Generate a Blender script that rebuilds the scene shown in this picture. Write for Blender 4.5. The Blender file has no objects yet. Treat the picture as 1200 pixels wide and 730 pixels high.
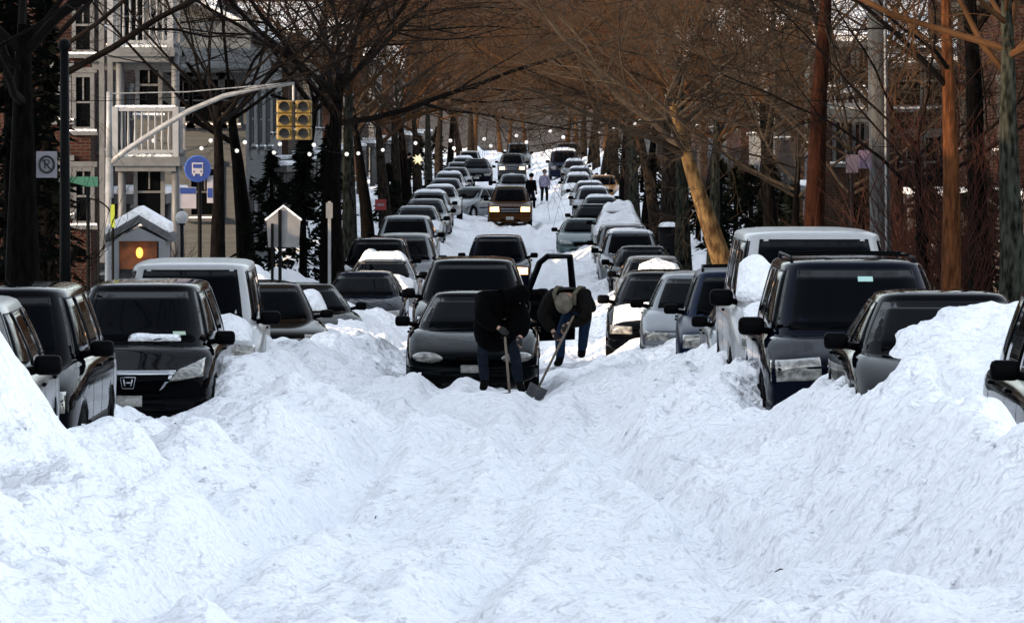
import bpy, bmesh, math, random
import numpy as np
from mathutils import Vector, Matrix
from mathutils.bvhtree import BVHTree
random.seed(7)
S = bpy.context.scene
COL = S.collection
F = 5500.0; CX = 620.0; HY = 168.0; CH = 3.5     # focal length in photo pixels, vanishing point, camera height
R = math.radians

def X(px, D): return (px-CX)*D/F
def Z(py, D): return CH-(py-HY)*D/F

# ------------------------------------------------------------------ scene, camera, light
w = bpy.data.worlds.new("World"); S.world = w; w.use_nodes = True
nt = w.node_tree; bgn = nt.nodes['Background']
sky = nt.nodes.new('ShaderNodeTexSky'); sky.sky_type = 'NISHITA'; sky.sun_disc = False
SUN_EL = 13.0; SUN_AZ = 58.0       # the sun stands behind the camera's left shoulder, low over the roofs
sky.sun_elevation = R(SUN_EL); sky.sun_rotation = R(180+SUN_AZ)
sky.air_density = 1.0; sky.dust_density = 0.6; sky.ozone_density = 1.0
hsv = nt.nodes.new('ShaderNodeHueSaturation'); hsv.inputs['Saturation'].default_value = .43
nt.links.new(sky.outputs[0], hsv.inputs['Color']); nt.links.new(hsv.outputs[0], bgn.inputs[0]); bgn.inputs[1].default_value = 0.15
sd = bpy.data.lights.new('sun', 'SUN'); sd.energy = 2.0; sd.angle = R(0.5); sd.color = (1, .70, .42)
so = bpy.data.objects.new('sun', sd); COL.objects.link(so)
tr = Vector((math.sin(R(SUN_AZ))*math.cos(R(SUN_EL)), math.cos(R(SUN_AZ))*math.cos(R(SUN_EL)), -math.sin(R(SUN_EL))))
so.rotation_euler = tr.to_track_quat('-Z', 'Y').to_euler()
cd = bpy.data.cameras.new('camera'); cam = bpy.data.objects.new('camera', cd); COL.objects.link(cam)
cam.location = (0, 0, CH)
cd.sensor_width = 36; cd.lens = F/1200*36; cd.clip_end = 6000; cd.clip_start = .5
cam.rotation_euler = (R(90)-math.atan((365-HY)/F), 0, math.atan(20/F))
S.camera = cam
S.view_settings.view_transform = 'Standard'; S.view_settings.look = 'None'
S.view_settings.exposure = 2.02; S.view_settings.gamma = 1
S.render.resolution_x = 1024; S.render.resolution_y = 622

# ------------------------------------------------------------------ materials
MATS = {}
def mat(name, col, rough=.6, metal=0., coat=0., spec=.5, emit=0., ecol=None, var=0., vscale=4., bump=0., bscale=20., var_col=None, stretch=None, trans=0., dust=0., ior=1.5):
    if name in MATS: return MATS[name]
    m = bpy.data.materials.new(name); m.use_nodes = True; t = m.node_tree; b = t.nodes['Principled BSDF']
    b.inputs['Base Color'].default_value = (*col, 1); b.inputs['Roughness'].default_value = rough
    b.inputs['Metallic'].default_value = metal; b.inputs['Coat Weight'].default_value = coat
    b.inputs['Coat Roughness'].default_value = .04
    b.inputs['Specular IOR Level'].default_value = spec
    b.inputs['IOR'].default_value = ior
    if trans: b.inputs['Transmission Weight'].default_value = trans
    if emit:
        b.inputs['Emission Color'].default_value = (*(ecol or col), 1); b.inputs['Emission Strength'].default_value = emit
    if var or bump or dust:
        tc = t.nodes.new('ShaderNodeTexCoord'); mp = t.nodes.new('ShaderNodeMapping')
        t.links.new(tc.outputs['Object'], mp.inputs[0])
        if stretch: mp.inputs['Scale'].default_value = stretch
    last = None
    if var:
        n = t.nodes.new('ShaderNodeTexNoise'); n.inputs['Scale'].default_value = vscale; n.inputs['Detail'].default_value = 6
        t.links.new(mp.outputs[0], n.inputs['Vector'])
        mx = t.nodes.new('ShaderNodeMix'); mx.data_type = 'RGBA'
        cr = t.nodes.new('ShaderNodeMapRange'); cr.inputs[1].default_value = .35; cr.inputs[2].default_value = .65
        t.links.new(n.outputs['Fac'], cr.inputs[0]); t.links.new(cr.outputs[0], mx.inputs[0])
        c2 = var_col or tuple(min(1, c*(1+var)) for c in col)
        mx.inputs[6].default_value = (*[c*(1-var) if not var_col else c for c in col], 1)
        mx.inputs[7].default_value = (*c2, 1)
        last = mx.outputs[2]
    if dust:      # road salt and blown snow lying on the paint
        n = t.nodes.new('ShaderNodeTexNoise'); n.inputs['Scale'].default_value = 5; n.inputs['Detail'].default_value = 8; n.inputs['Roughness'].default_value = .7
        t.links.new(mp.outputs[0], n.inputs['Vector'])
        cr = t.nodes.new('ShaderNodeMapRange'); cr.inputs[1].default_value = .5; cr.inputs[2].default_value = .78; cr.inputs[4].default_value = dust
        t.links.new(n.outputs['Fac'], cr.inputs[0])
        mx = t.nodes.new('ShaderNodeMix'); mx.data_type = 'RGBA'
        if last: t.links.new(last, mx.inputs[6])
        else: mx.inputs[6].default_value = (*col, 1)
        mx.inputs[7].default_value = (.5, .52, .55, 1)
        t.links.new(cr.outputs[0], mx.inputs[0]); last = mx.outputs[2]
        rr = t.nodes.new('ShaderNodeMapRange'); rr.inputs[3].default_value = rough; rr.inputs[4].default_value = .7
        t.links.new(cr.outputs[0], rr.inputs[0]); t.links.new(rr.outputs[0], b.inputs['Roughness'])
        cc = t.nodes.new('ShaderNodeMapRange'); cc.inputs[3].default_value = coat; cc.inputs[4].default_value = min(.1, coat)
        t.links.new(cr.outputs[0], cc.inputs[0]); t.links.new(cc.outputs[0], b.inputs['Coat Weight'])
    if last: t.links.new(last, b.inputs['Base Color'])
    if bump:
        n = t.nodes.new('ShaderNodeTexNoise'); n.inputs['Scale'].default_value = bscale; n.inputs['Detail'].default_value = 5
        t.links.new(mp.outputs[0], n.inputs['Vector'])
        bp = t.nodes.new('ShaderNodeBump'); bp.inputs['Strength'].default_value = min(1, bump); bp.inputs['Distance'].default_value = .02*max(1, bump)
        t.links.new(n.outputs['Fac'], bp.inputs['Height']); t.links.new(bp.outputs[0], b.inputs['Normal'])
    MATS[name] = m; return m

def brick_mat(name, c1, c2, mortar, scale=1.0, bw=.22, bh=.075, ms=.012, plane='yz'):
    if name in MATS: return MATS[name]
    m = bpy.data.materials.new(name); m.use_nodes = True; t = m.node_tree; b = t.nodes['Principled BSDF']
    b.inputs['Roughness'].default_value = .85; b.inputs['IOR'].default_value = 1.15
    tc = t.nodes.new('ShaderNodeTexCoord'); sx = t.nodes.new('ShaderNodeSeparateXYZ'); cx = t.nodes.new('ShaderNodeCombineXYZ')
    t.links.new(tc.outputs['Object'], sx.inputs[0])
    ad = t.nodes.new('ShaderNodeMath'); ad.operation = 'ADD'
    t.links.new(sx.outputs[0], ad.inputs[0]); t.links.new(sx.outputs[1], ad.inputs[1])
    t.links.new(ad.outputs[0], cx.inputs[0]); t.links.new(sx.outputs[2], cx.inputs[1])
    br = t.nodes.new('ShaderNodeTexBrick'); br.inputs['Scale'].default_value = scale
    br.inputs['Brick Width'].default_value = bw; br.inputs['Row Height'].default_value = bh; br.inputs['Mortar Size'].default_value = ms
    br.inputs['Color1'].default_value = (*c1, 1); br.inputs['Color2'].default_value = (*c2, 1); br.inputs['Mortar'].default_value = (*mortar, 1)
    t.links.new(cx.outputs[0], br.inputs['Vector'])
    n = t.nodes.new('ShaderNodeTexNoise'); n.inputs['Scale'].default_value = 1.3; n.inputs['Detail'].default_value = 6
    t.links.new(tc.outputs['Object'], n.inputs['Vector'])
    mr = t.nodes.new('ShaderNodeMapRange'); mr.inputs[1].default_value = .3; mr.inputs[2].default_value = .7; mr.inputs[3].default_value = .6; mr.inputs[4].default_value = 1.25
    t.links.new(n.outputs[0], mr.inputs[0])
    vm = t.nodes.new('ShaderNodeVectorMath'); vm.operation = 'SCALE'
    t.links.new(br.outputs['Color'], vm.inputs[0]); t.links.new(mr.outputs[0], vm.inputs['Scale'])
    t.links.new(vm.outputs[0], b.inputs['Base Color'])
    MATS[name] = m; return m

def snow_mat(name, fine=1.0, dirt=.13):
    if name in MATS: return MATS[name]
    m = bpy.data.materials.new(name); m.use_nodes = True; t = m.node_tree; b = t.nodes['Principled BSDF']
    b.inputs['Roughness'].default_value = .75; b.inputs['Specular IOR Level'].default_value = .3
    tc = t.nodes.new('ShaderNodeTexCoord')
    def noise(sc, det, ro=.6):
        n = t.nodes.new('ShaderNodeTexNoise'); n.inputs['Scale'].default_value = sc; n.inputs['Detail'].default_value = det; n.inputs['Roughness'].default_value = ro
        t.links.new(tc.outputs['Object'], n.inputs['Vector']); return n
    n1 = noise(.9, 8, .65)
    mx = t.nodes.new('ShaderNodeMix'); mx.data_type = 'RGBA'
    mx.inputs[6].default_value = (.80, .82, .86, 1); mx.inputs[7].default_value = (.92, .92, .93, 1)
    t.links.new(n1.outputs['Fac'], mx.inputs[0])
    n2 = noise(7, 7, .72)       # grit and trodden dirt
    mr = t.nodes.new('ShaderNodeMapRange'); mr.inputs[1].default_value = .60; mr.inputs[2].default_value = .74; mr.inputs[4].default_value = dirt
    t.links.new(n2.outputs['Fac'], mr.inputs[0])
    m2 = t.nodes.new('ShaderNodeMix'); m2.data_type = 'RGBA'; m2.inputs[7].default_value = (.38, .36, .34, 1)
    t.links.new(mx.outputs[2], m2.inputs[6]); t.links.new(mr.outputs[0], m2.inputs[0])
    t.links.new(m2.outputs[2], b.inputs['Base Color'])
    n3 = noise(30, 4, .6); n4 = noise(5.5, 3, .5)
    b1 = t.nodes.new('ShaderNodeBump'); b1.inputs['Strength'].default_value = .12*fine; b1.inputs['Distance'].default_value = .05
    b2 = t.nodes.new('ShaderNodeBump'); b2.inputs['Strength'].default_value = 1.; b2.inputs['Distance'].default_value = .17
    vo = t.nodes.new('ShaderNodeTexVoronoi'); vo.feature = 'F1'; vo.inputs['Scale'].default_value = 4.2; vo.inputs['Detail'].default_value = 2.5; vo.inputs['Roughness'].default_value = .65
    wv = t.nodes.new('ShaderNodeVectorMath'); wv.operation = 'ADD'; ws = t.nodes.new('ShaderNodeVectorMath'); ws.operation = 'SCALE'; ws.inputs['Scale'].default_value = .22
    nw = noise(3.2, 4, .6); t.links.new(nw.outputs['Color'], ws.inputs[0]); t.links.new(ws.outputs[0], wv.inputs[0]); t.links.new(tc.outputs['Object'], wv.inputs[1]); t.links.new(wv.outputs[0], vo.inputs['Vector'])
    hm = t.nodes.new('ShaderNodeMath'); hm.operation = 'MULTIPLY_ADD'; hm.inputs[1].default_value = -.07*fine
    t.links.new(vo.outputs['Distance'], hm.inputs[0]); t.links.new(n4.outputs['Fac'], hm.inputs[2])
    t.links.new(hm.outputs[0], b2.inputs['Height']); t.links.new(n3.outputs['Fac'], b1.inputs['Height'])
    t.links.new(b2.outputs[0], b1.inputs['Normal']); t.links.new(b1.outputs[0], b.inputs['Normal'])
    MATS[name] = m; return m

SNOW = snow_mat('snow'); SNOWF = snow_mat('snow_smooth', .4, .1)
BLACKP = mat('black_plastic', (.0015, .0015, .002), .45, spec=.5, ior=1.1)
RUBBER = mat('rubber', (.004, .004, .004), .8, spec=.5, ior=1.1)
GLASS = mat('car_glass', (.0008, .0013, .0022), .05, spec=.5, ior=1.09)
CHROME = mat('chrome', (.35, .36, .38), .15, 1)
RIM = mat('alloy', (.45, .46, .48), .35, .8)
LENS = mat('lamp_lens', (.20, .195, .175), .12, .3, .6, var=.6, vscale=13)
LENS_ON = mat('lamp_lit', (1, .9, .7), .3, emit=1.3, ecol=(1, .46, .14))
LENS_WHITE = mat('lamp_lit_pale', (1, .95, .85), .3, emit=.4, ecol=(1, .6, .32))
AMBER = mat('amber_lens', (.3, .08, .01), .2, 0, 1)
REDL = mat('red_lens', (.30, .01, .01), .2, 0, 1)
PLATE = mat('plate', (.30, .29, .27), .4, var=.25, vscale=30)
STEEL = mat('galvanised', (.19, .193, .197), .5, .2, var=.2, vscale=6)
DARKM = mat('dark_iron', (.003, .003, .0035), .6, ior=1.15)
WOODP = mat('pole_wood', (.034, .034, .034), .85, var=.35, vscale=3, bump=.6, bscale=12, stretch=(6, 6, .6))

# ------------------------------------------------------------------ object helpers
def tag(o, label=None, cat=None, group=None, kind=None):
    if label: o['label'] = label
    if cat: o['category'] = cat
    if group: o['group'] = group
    if kind: o['kind'] = kind
    return o
def empty(name, loc, rz=0., label=None, cat=None, group=None):
    o = bpy.data.objects.new(name, None); COL.objects.link(o); o.location = loc; o.rotation_euler = (0, 0, rz); o.empty_display_size = .3
    return tag(o, label, cat, group)
def mesh_obj(name, vs, fs, m, parent=None, smooth=True, mats=None, fm=None):
    me = bpy.data.meshes.new(name); me.from_pydata([tuple(v) for v in vs], [], fs)
    for mm in (mats or [m]): me.materials.append(mm)
    if fm is not None: me.polygons.foreach_set('material_index', fm)
    if smooth: me.polygons.foreach_set('use_smooth', [True]*len(me.polygons))
    me.update()
    o = bpy.data.objects.new(name, me); COL.objects.link(o)
    if parent: o.parent = parent
    return o

class MB:
    """collects shapes and links them as ONE mesh object"""
    def __init__(s): s.v = []; s.f = []; s.m = []; s.mi = 0
    def add(s, vs, fs):
        n = len(s.v); s.v += [Vector(v) for v in vs]; s.f += [tuple(i+n for i in f) for f in fs]; s.m += [s.mi]*len(fs); return s
    def box(s, c, d, rot=None, bev=0):
        hx, hy, hz = d[0]/2, d[1]/2, d[2]/2
        if bev:
            bm = bmesh.new(); bmesh.ops.create_cube(bm, size=1)
            for v in bm.verts: v.co = Vector((v.co.x*d[0], v.co.y*d[1], v.co.z*d[2]))
            bmesh.ops.bevel(bm, geom=bm.edges[:], offset=bev, segments=2, affect='EDGES', profile=.5)
            vs = [v.co.copy() for v in bm.verts]; bm.verts.index_update(); fs = [[v.index for v in f.verts] for f in bm.faces]; bm.free()
        else:
            vs = [Vector((x*hx, y*hy, z*hz)) for z in (-1, 1) for y in (-1, 1) for x in (-1, 1)]
            fs = [(0, 2, 3, 1), (4, 5, 7, 6), (0, 1, 5, 4), (2, 6, 7, 3), (0, 4, 6, 2), (1, 3, 7, 5)]
        M = rot if rot is not None else Matrix.Identity(3)
        return s.add([M @ v+Vector(c) for v in vs], fs)
    def tube(s, pts, rs, n=8, cap=True):
        pts = [Vector(p) for p in pts]
        if not hasattr(rs, '__len__'): rs = [rs]*len(pts)
        vs = []; up = None
        for i, p in enumerate(pts):
            d = (pts[min(i+1, len(pts)-1)]-pts[max(i-1, 0)]).normalized()
            if up is None: up = d.orthogonal().normalized()
            up = (up-d*up.dot(d)).normalized(); q = d.cross(up)
            for k in range(n):
                a = 2*math.pi*k/n; vs.append(p+(up*math.cos(a)+q*math.sin(a))*rs[i])
        fs = [(i*n+k, i*n+(k+1) % n, (i+1)*n+(k+1) % n, (i+1)*n+k) for i in range(len(pts)-1) for k in range(n)]
        if cap: fs += [tuple(range(n-1, -1, -1)), tuple((len(pts)-1)*n+k for k in range(n))]
        return s.add(vs, fs)
    def ball(s, c, r, seg=16, rings=10, sc=(1, 1, 1), jitter=0, rnd=random):
        vs = []; fs = []
        for i in range(rings+1):
            t = math.pi*i/rings
            for k in range(seg):
                a = 2*math.pi*k/seg; j = 1+(rnd.uniform(-jitter, jitter) if jitter else 0)
                vs.append((c[0]+r*sc[0]*math.sin(t)*math.cos(a)*j, c[1]+r*sc[1]*math.sin(t)*math.sin(a)*j, c[2]+r*sc[2]*math.cos(t)*j))
        for i in range(rings):
            for k in range(seg):
                fs.append((i*seg+k, (i+1)*seg+k, (i+1)*seg+(k+1) % seg, i*seg+(k+1) % seg))
        return s.add(vs, fs)
    def prism(s, poly, axis, a, b):
        """poly: 2-D outline extruded along axis from a to b"""
        def P(p, t): return {'x': (t, p[0], p[1]), 'y': (p[0], t, p[1]), 'z': (p[0], p[1], t)}[axis]
        n = len(poly); vs = [P(p, a) for p in poly]+[P(p, b) for p in poly]
        fs = [tuple(range(n)), tuple(range(2*n-1, n-1, -1))]+[(i, i+n, (i+1) % n+n, (i+1) % n) for i in range(n)]
        return s.add(vs, fs)
    def build(s, name, m, parent=None, smooth=False, fix=True, **k):
        if isinstance(m, (list, tuple)): o = mesh_obj(name, s.v, s.f, None, parent, smooth, mats=m, fm=s.m)
        else: o = mesh_obj(name, s.v, s.f, m, parent, smooth)
        if fix:
            bm = bmesh.new(); bm.from_mesh(o.data); bmesh.ops.recalc_face_normals(bm, faces=bm.faces[:]); bm.to_mesh(o.data); bm.free()
        return o

def kids(o, idx): return idx.get(o.name, [])
def copy_tree(o, parent=None, remap=None):
    c = o.copy(); COL.objects.link(c); c.parent = parent
    if parent is not None: c.matrix_parent_inverse = o.matrix_parent_inverse.copy()
    if remap:
        for s_ in c.material_slots:
            mm = s_.material
            if mm is not None and mm.name in remap:
                s_.link = 'OBJECT'; s_.material = remap[mm.name]
    for ch in CH_OF.get(o.name, []): copy_tree(ch, c, remap)
    return c
CH_OF = {}
def index_children(root):
    """remember who is whose child (o.children is slow and stale before an update)"""
    for o in bpy.data.objects:
        if o.parent: 
            l = CH_OF.setdefault(o.parent.name, [])
            if o not in l: l.append(o)

# ------------------------------------------------------------------ numpy noise
def _h(ix, iy, seed):
    n = (ix*374761393+iy*668265263+seed*1442695041) & 0xffffffff
    n = ((n ^ (n >> 13))*1274126177) & 0xffffffff
    return ((n ^ (n >> 16)) & 0xffff)/65535.0
def vnoise(x, y, seed=0):
    x = np.asarray(x, float); y = np.asarray(y, float)
    ix = np.floor(x).astype(np.int64); iy = np.floor(y).astype(np.int64); fx = x-ix; fy = y-iy
    fx = fx*fx*fx*(fx*(fx*6-15)+10); fy = fy*fy*fy*(fy*(fy*6-15)+10)
    a = _h(ix, iy, seed); b = _h(ix+1, iy, seed); c = _h(ix, iy+1, seed); d = _h(ix+1, iy+1, seed)
    return (a*(1-fx)+b*fx)*(1-fy)+(c*(1-fx)+d*fx)*fy-.5
def fbm(x, y, seed=0, o=4):
    s = 0; a = 1
    for i in range(o):
        c, sn = math.cos(i*1.1), math.sin(i*1.1)
        s = s+a*vnoise((x*c-y*sn)*2**i, (x*sn+y*c)*2**i, seed+i*17); a *= .5
    return s
def lumps(x, y, seed=0):
    """cellular clods: rounded tops with creases between"""
    ix = np.floor(x).astype(np.int64); iy = np.floor(y).astype(np.int64); best = np.full(np.shape(x), 9.); 
    for dx in (-1, 0, 1):
        for dy in (-1, 0, 1):
            jx = ix+dx; jy = iy+dy
            px = jx+_h(jx, jy, seed); py = jy+_h(jx, jy, seed+5); r = .45+.75*_h(jx, jy, seed+9)
            d = ((px-x)**2+(py-y)**2)/(r*r); best = np.minimum(best, d)
    return np.sqrt(np.maximum(0, 1-best))

_D = [-200, 0, 18, 25, 31, 40, 50, 64, 78, 95, 120, 140, 167, 193, 204, 250, 305, 390, 500, 1500, 4000]
_Z = [1.2, 1.2, 1.02, .88, .74, .42, .17, .06, -.28, -.6, -.62, -.48, -.2, .05, .15, .5, .9, 1.5, 2.3, 3.2, 3.2]
def base(D):
    """height of the packed snow in the lane"""
    return (np.interp(D, _D, _Z)+np.interp(D-3, _D, _Z)+np.interp(D+3, _D, _Z)+np.interp(D-6, _D, _Z)+np.interp(D+6, _D, _Z))/5
# ------------------------------------------------------------------ the snow-covered street
def sstep(a, b, x):
    t = np.clip((x-a)/(b-a), 0, 1); return t*t*(3-2*t)
def smooth_ground(x, y):
    """large forms only: lane, windrows along both rows of cars, pavements behind"""
    z = base(y)
    near = sstep(75, 50, y)
    wl = -2.75+.25*vnoise(y*.13, 3., 3)*2; wr = 1.95+.0*y+.55*sstep(46, 30, y)+.3*vnoise(y*.15, 9., 4)
    # windrow ridges thrown up beside the parked rows
    hl = .32+.12*near+.12*vnoise(y*.35, 1.2, 5); hr = .28+.32*near+.16*vnoise(y*.33, 6.2, 6)
    z = z+hl*np.exp(-((x-wl+.25)/.75)**2)*.8+hl*.75*sstep(wl+.3, wl-1.4, x)
    z = z+hr*np.exp(-((x-wr-.3)/.8)**2)*.8+hr*.8*sstep(wr-.3, wr+1.5, x)
    # verges, pavements with shovelled heaps behind the cars
    z = z+.55*np.exp(-((x+6.1)/.7)**2)+.22*sstep(-6.2, -8.5, x)+.5*np.exp(-((x-4.9)/.7)**2)*sstep(70, 95, y)+.2*sstep(5, 7, x)
    z = z+.16*np.exp(-((x+1.1)/.75)**2-((y-62.6)/1.3)**2)
    z = z-.22*np.exp(-((x-2.45)/.6)**2-((y-42.3)/2.3)**2)
    # heaps ploughed up round the nearest cars
    z = z-.40*sstep(2.65, 3.2, x)*sstep(36.5, 34.5, y)*sstep(20, 25, y)-.36*sstep(-2.5, -3.3, x)*sstep(58, 55, y)*sstep(34, 38, y)+.88*np.exp(-((x+3.78)/.46)**2-((y-31.2)/1.7)**2)+.14*sstep(-2.6, -3.6, x)*sstep(50, 42, y)
    z = z+.20*sstep(2.1, 3.0, x)*sstep(53, 46, y)*sstep(16, 30, y)
    z = z+.10*sstep(1.2, 2.8, x)*sstep(48, 38, y)
    return z
def heaps(x, y):
    """snow thrown over the bonnet of the black sedan on the right (absolute height)"""
    t = 1.27+.28*sstep(37.4, 39.8, y)+.26*sstep(39.8, 41.0, y)+.12*(x-3.6)
    m = sstep(2.76, 2.98, x+.10*vnoise(y*2., 1., 8))*sstep(4.75, 4.5, x)*sstep(36.6, 37.8, y)*sstep(41.45, 41.25, y)
    return t, m
    return z
RUTS = [  # wheel ruts as (y, x) lines
    ([20, 26, 34, 44, 54, 62, 90, 200, 450], [-1.9, -1.85, -1.75, -1.55, -1.35, -1.3, -1.25, -1.2, -1.2]),
    ([20, 26, 34, 44, 54, 62, 90, 200, 450], [-.35, -.3, -.15, -.05, .1, .1, .2, .25, .25]),
    ([20, 30, 40, 50, 62], [1.35, 1.2, .95, .8, .9]),
]
def ground(x, y):
    z = smooth_ground(x, y)
    ht, hm = heaps(x, y); z = z*(1-hm)+np.maximum(z, ht)*hm
    rough = .6+.4*sstep(.9, 1.9, np.abs(x+.5))
    amp = np.interp(y, [15, 60, 130, 300, 600], [1, 1, .8, .5, .5])
    z = z+.38*fbm(x*.8, y*.42, 11, 3)*amp*rough
    z = z+.10*np.abs(fbm(x*1.9+3, y*1.2, 21, 4))*rough*amp
    z = z+.07*fbm(x*3.1+7, y*1.6, 24, 3)*amp
    for sc, am, sd_ in ((.7, .36, 1), (1.5, .24, 2), (3.0, .14, 3), (6.0, .07, 4)):
        msk = np.clip(fbm(x*.6+sd_*7, y*.45, 40+sd_, 2)*2.4+.35, 0, 1)
        wx = x+.25*vnoise(x*3, y*3, 60+sd_); wy = y+.25*vnoise(x*3, y*3, 70+sd_)
        z = z-am*.35*msk*rough*amp*(1-hm)+am*(1-.8*hm)*lumps(wx*sc, wy*sc*.75, sd_*13)*msk*(rough*1.0)*amp
    z = z-.0*z
    for ys, xs in RUTS:
        c = np.interp(y, ys, xs)+.25*vnoise(y*.2, 5., 31)
        fade = sstep(64, 56, y) if ys[-1] == 62 else 1.
        k = .5+.5*np.clip(vnoise(y*.25, xs[0]*3, 33)*3+.5, 0, 1)
        z = z-.16*np.exp(-((x-c)/.19)**2)*k*fade+.06*np.exp(-((np.abs(x-c)-.33)/.13)**2)*k*fade
    return z
def gz(x, y): return float(ground(np.array([float(x)]), np.array([float(y)]))[0])
xs = np.concatenate([[-900, -400, -200, -100, -60, -40, -28], np.linspace(-20, -6.3, 60), np.arange(-6.2, 6.2, .034), np.linspace(6.3, 20, 60), [28, 40, 60, 100, 200, 400, 900]])
ys = [-150, -80, -40, -20, -5, 5, 12]; y = 16.
while y < 3500:
    ys.append(y); y += .055 if y < 30 else (.075 if y < 66 else (.25 if y < 150 else (.8 if y < 320 else y*.03)))
ys = np.array(ys)
GX, GY = np.meshgrid(xs, ys); GZ = ground(GX, GY)
far = np.abs(GX) > 25
GZ = np.where(far, base(GY)+.25, GZ)
# small sharp crumbs
GZ = GZ+np.where((GY < 70) & (np.abs(GX) < 6.2), .03*fbm(GX*6, GY*5, 91, 3), 0)
nx, ny = len(xs), len(ys)
me = bpy.data.meshes.new('snow_ground'); me.vertices.add(nx*ny)
me.vertices.foreach_set('co', np.stack([GX, GY, GZ], -1).astype(np.float32).ravel())
i = (np.arange(ny-1)[:, None]*nx+np.arange(nx-1)[None, :]).ravel()
q = np.stack([i, i+1, i+nx+1, i+nx], -1).astype(np.int32)
me.loops.add(q.size); me.loops.foreach_set('vertex_index', q.ravel())
me.polygons.add(len(q)); me.polygons.foreach_set('loop_start', np.arange(0, q.size, 4, dtype=np.int32)); me.polygons.foreach_set('use_smooth', np.ones(len(q), bool))
me.update(); me.validate(); me.materials.append(SNOW)
go = bpy.data.objects.new('snow_covered_ground', me); COL.objects.link(go); tag(go, kind='structure')

# the rise at the far end, wooded
hx = np.linspace(-700, 700, 90); hy = np.linspace(470, 1500, 60)
HX, HYY = np.meshgrid(hx, hy)
HZ = -2+62*sstep(480, 800, HYY)+6*fbm(HX*.01, HYY*.01, 77, 4)
vs = np.stack([HX, HYY, HZ], -1).reshape(-1, 3).tolist(); n = len(hx)
fs = [(j*n+i, j*n+i+1, (j+1)*n+i+1, (j+1)*n+i) for j in range(len(hy)-1) for i in range(n-1)]
HILL = mat('wooded_hill', (.018, .012, .009), .95, var=.5, vscale=.12, bump=1, bscale=.6, var_col=(.03, .02, .015))
tag(mesh_obj('hill', vs, fs, HILL), kind='structure')

# loose clods broken off the banks, far too many to count
rc = np.random.default_rng(3); cv = []; cf = []; cand = []
for k in range(1500):
    D = 19+45*rc.random()**1.1; side = rc.random()
    x = rc.normal(-2.9, .75) if side < .42 else (rc.normal(2.5, .9) if side < .84 else rc.uniform(-2.5, 2.2))
    if abs(x) > 6 or (D > 54 and -4.9 < x < -3.2) or (D > 41 and x > 2.3): continue
    cand.append((x, D, min(.06, .012+.011*rc.exponential())))
ca = np.array(cand); cz = ground(ca[:, 0], ca[:, 1])
for (x, D, r), z in zip(cand, cz):
    z = float(z)+r*.25
    st_ = len(cv); q = rc.normal(size=3)
    for i in range(3):
        for j in range(5):
            t = (.25, .5, .78)[i]*math.pi; a = 2*math.pi*j/5+i*.6; rr = r*rc.uniform(.7, 1.25); cv.append((x+rr*math.sin(t)*math.cos(a), D+rr*math.sin(t)*math.sin(a), z+rr*.8*math.cos(t)))
    for i in range(2):
        for j in range(5): cf.append((st_+i*5+j, st_+(i+1)*5+j, st_+(i+1)*5+(j+1) % 5, st_+i*5+(j+1) % 5))
    cf.append(tuple(st_+j for j in range(4, -1, -1))); cf.append(tuple(st_+10+j for j in range(5)))
tag(mesh_obj('snow_clods', cv, cf, SNOWF, smooth=False), 'loose crumbled clods of snow over the ploughed banks', 'snow clods', kind='stuff')
# ------------------------------------------------------------------ trees
class TreeBuilder:
    def __init__(s, seed): s.r = random.Random(seed); s.trunk = MB(); s.crown = MB()
    def tube(s, mb, pts, rs, n):
        mb.tube(pts, rs, n, cap=False)
    def branch(s, p, d, L, r, lev, maxlev, cfg):
        rnd = s.r; ns = {0: 7, 1: 9, 2: 6, 3: 4, 4: 3}.get(lev, 3); sides = {0: 10, 1: 7, 2: 5, 3: 3, 4: 3}.get(lev, 3)
        pts = [p.copy()]; rs = [r]; d = d.normalized(); step = L/ns
        for i in range(ns):
            wig = {0: .05, 1: .16, 2: .22, 3: .25}.get(lev, .3)
            d = d+Vector((rnd.uniform(-1, 1), rnd.uniform(-1, 1), rnd.uniform(-1, 1)))*wig
            d.z += {0: 0, 1: cfg.get('up1', .02), 2: .02, 3: -.03}.get(lev, -.06)
            if lev >= 1 and p.z > cfg['top']*.85: d.z -= .15
            d.normalize(); p = p+d*step; pts.append(p.copy()); rs.append(max(.0035, r*(1-.72*(i+1)/ns)))
        s.tube(s.trunk if lev == 0 else s.crown, pts, rs, sides)
        if lev >= maxlev: return
        nb = cfg['nb'][lev]
        for k in range(nb):
            t = rnd.uniform(cfg['t0'][lev], 1.0) if k < nb-1 else .98
            f = t*ns; i = min(ns-1, int(f)); q = pts[i].lerp(pts[i+1], f-i); rr = rs[i]+(rs[i+1]-rs[i])*(f-i)
            ax = (pts[i+1]-pts[i]).normalized()
            if lev == 0:
                az = 2*math.pi*(k+rnd.uniform(-.3, .3))/nb+cfg.get('az', 0); el = R(rnd.uniform(*cfg['el']))
                nd = Vector((math.cos(az)*math.cos(el), math.sin(az)*math.cos(el), math.sin(el)))
                nl = cfg['L1']*rnd.uniform(.7, 1.1)
            else:
                o = ax.orthogonal().normalized(); o.rotate(Matrix.Rotation(rnd.uniform(0, 6.283), 3, ax))
                o.z *= .8
                ang = R(rnd.uniform(28, 62)); nd = ax*math.cos(ang)+o*math.sin(ang)
                nl = L*rnd.uniform(.38, .62)*(1.15-.5*t)
            s.branch(q, nd, nl, rr*rnd.uniform(.38, .62), lev+1, maxlev, cfg)
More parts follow.
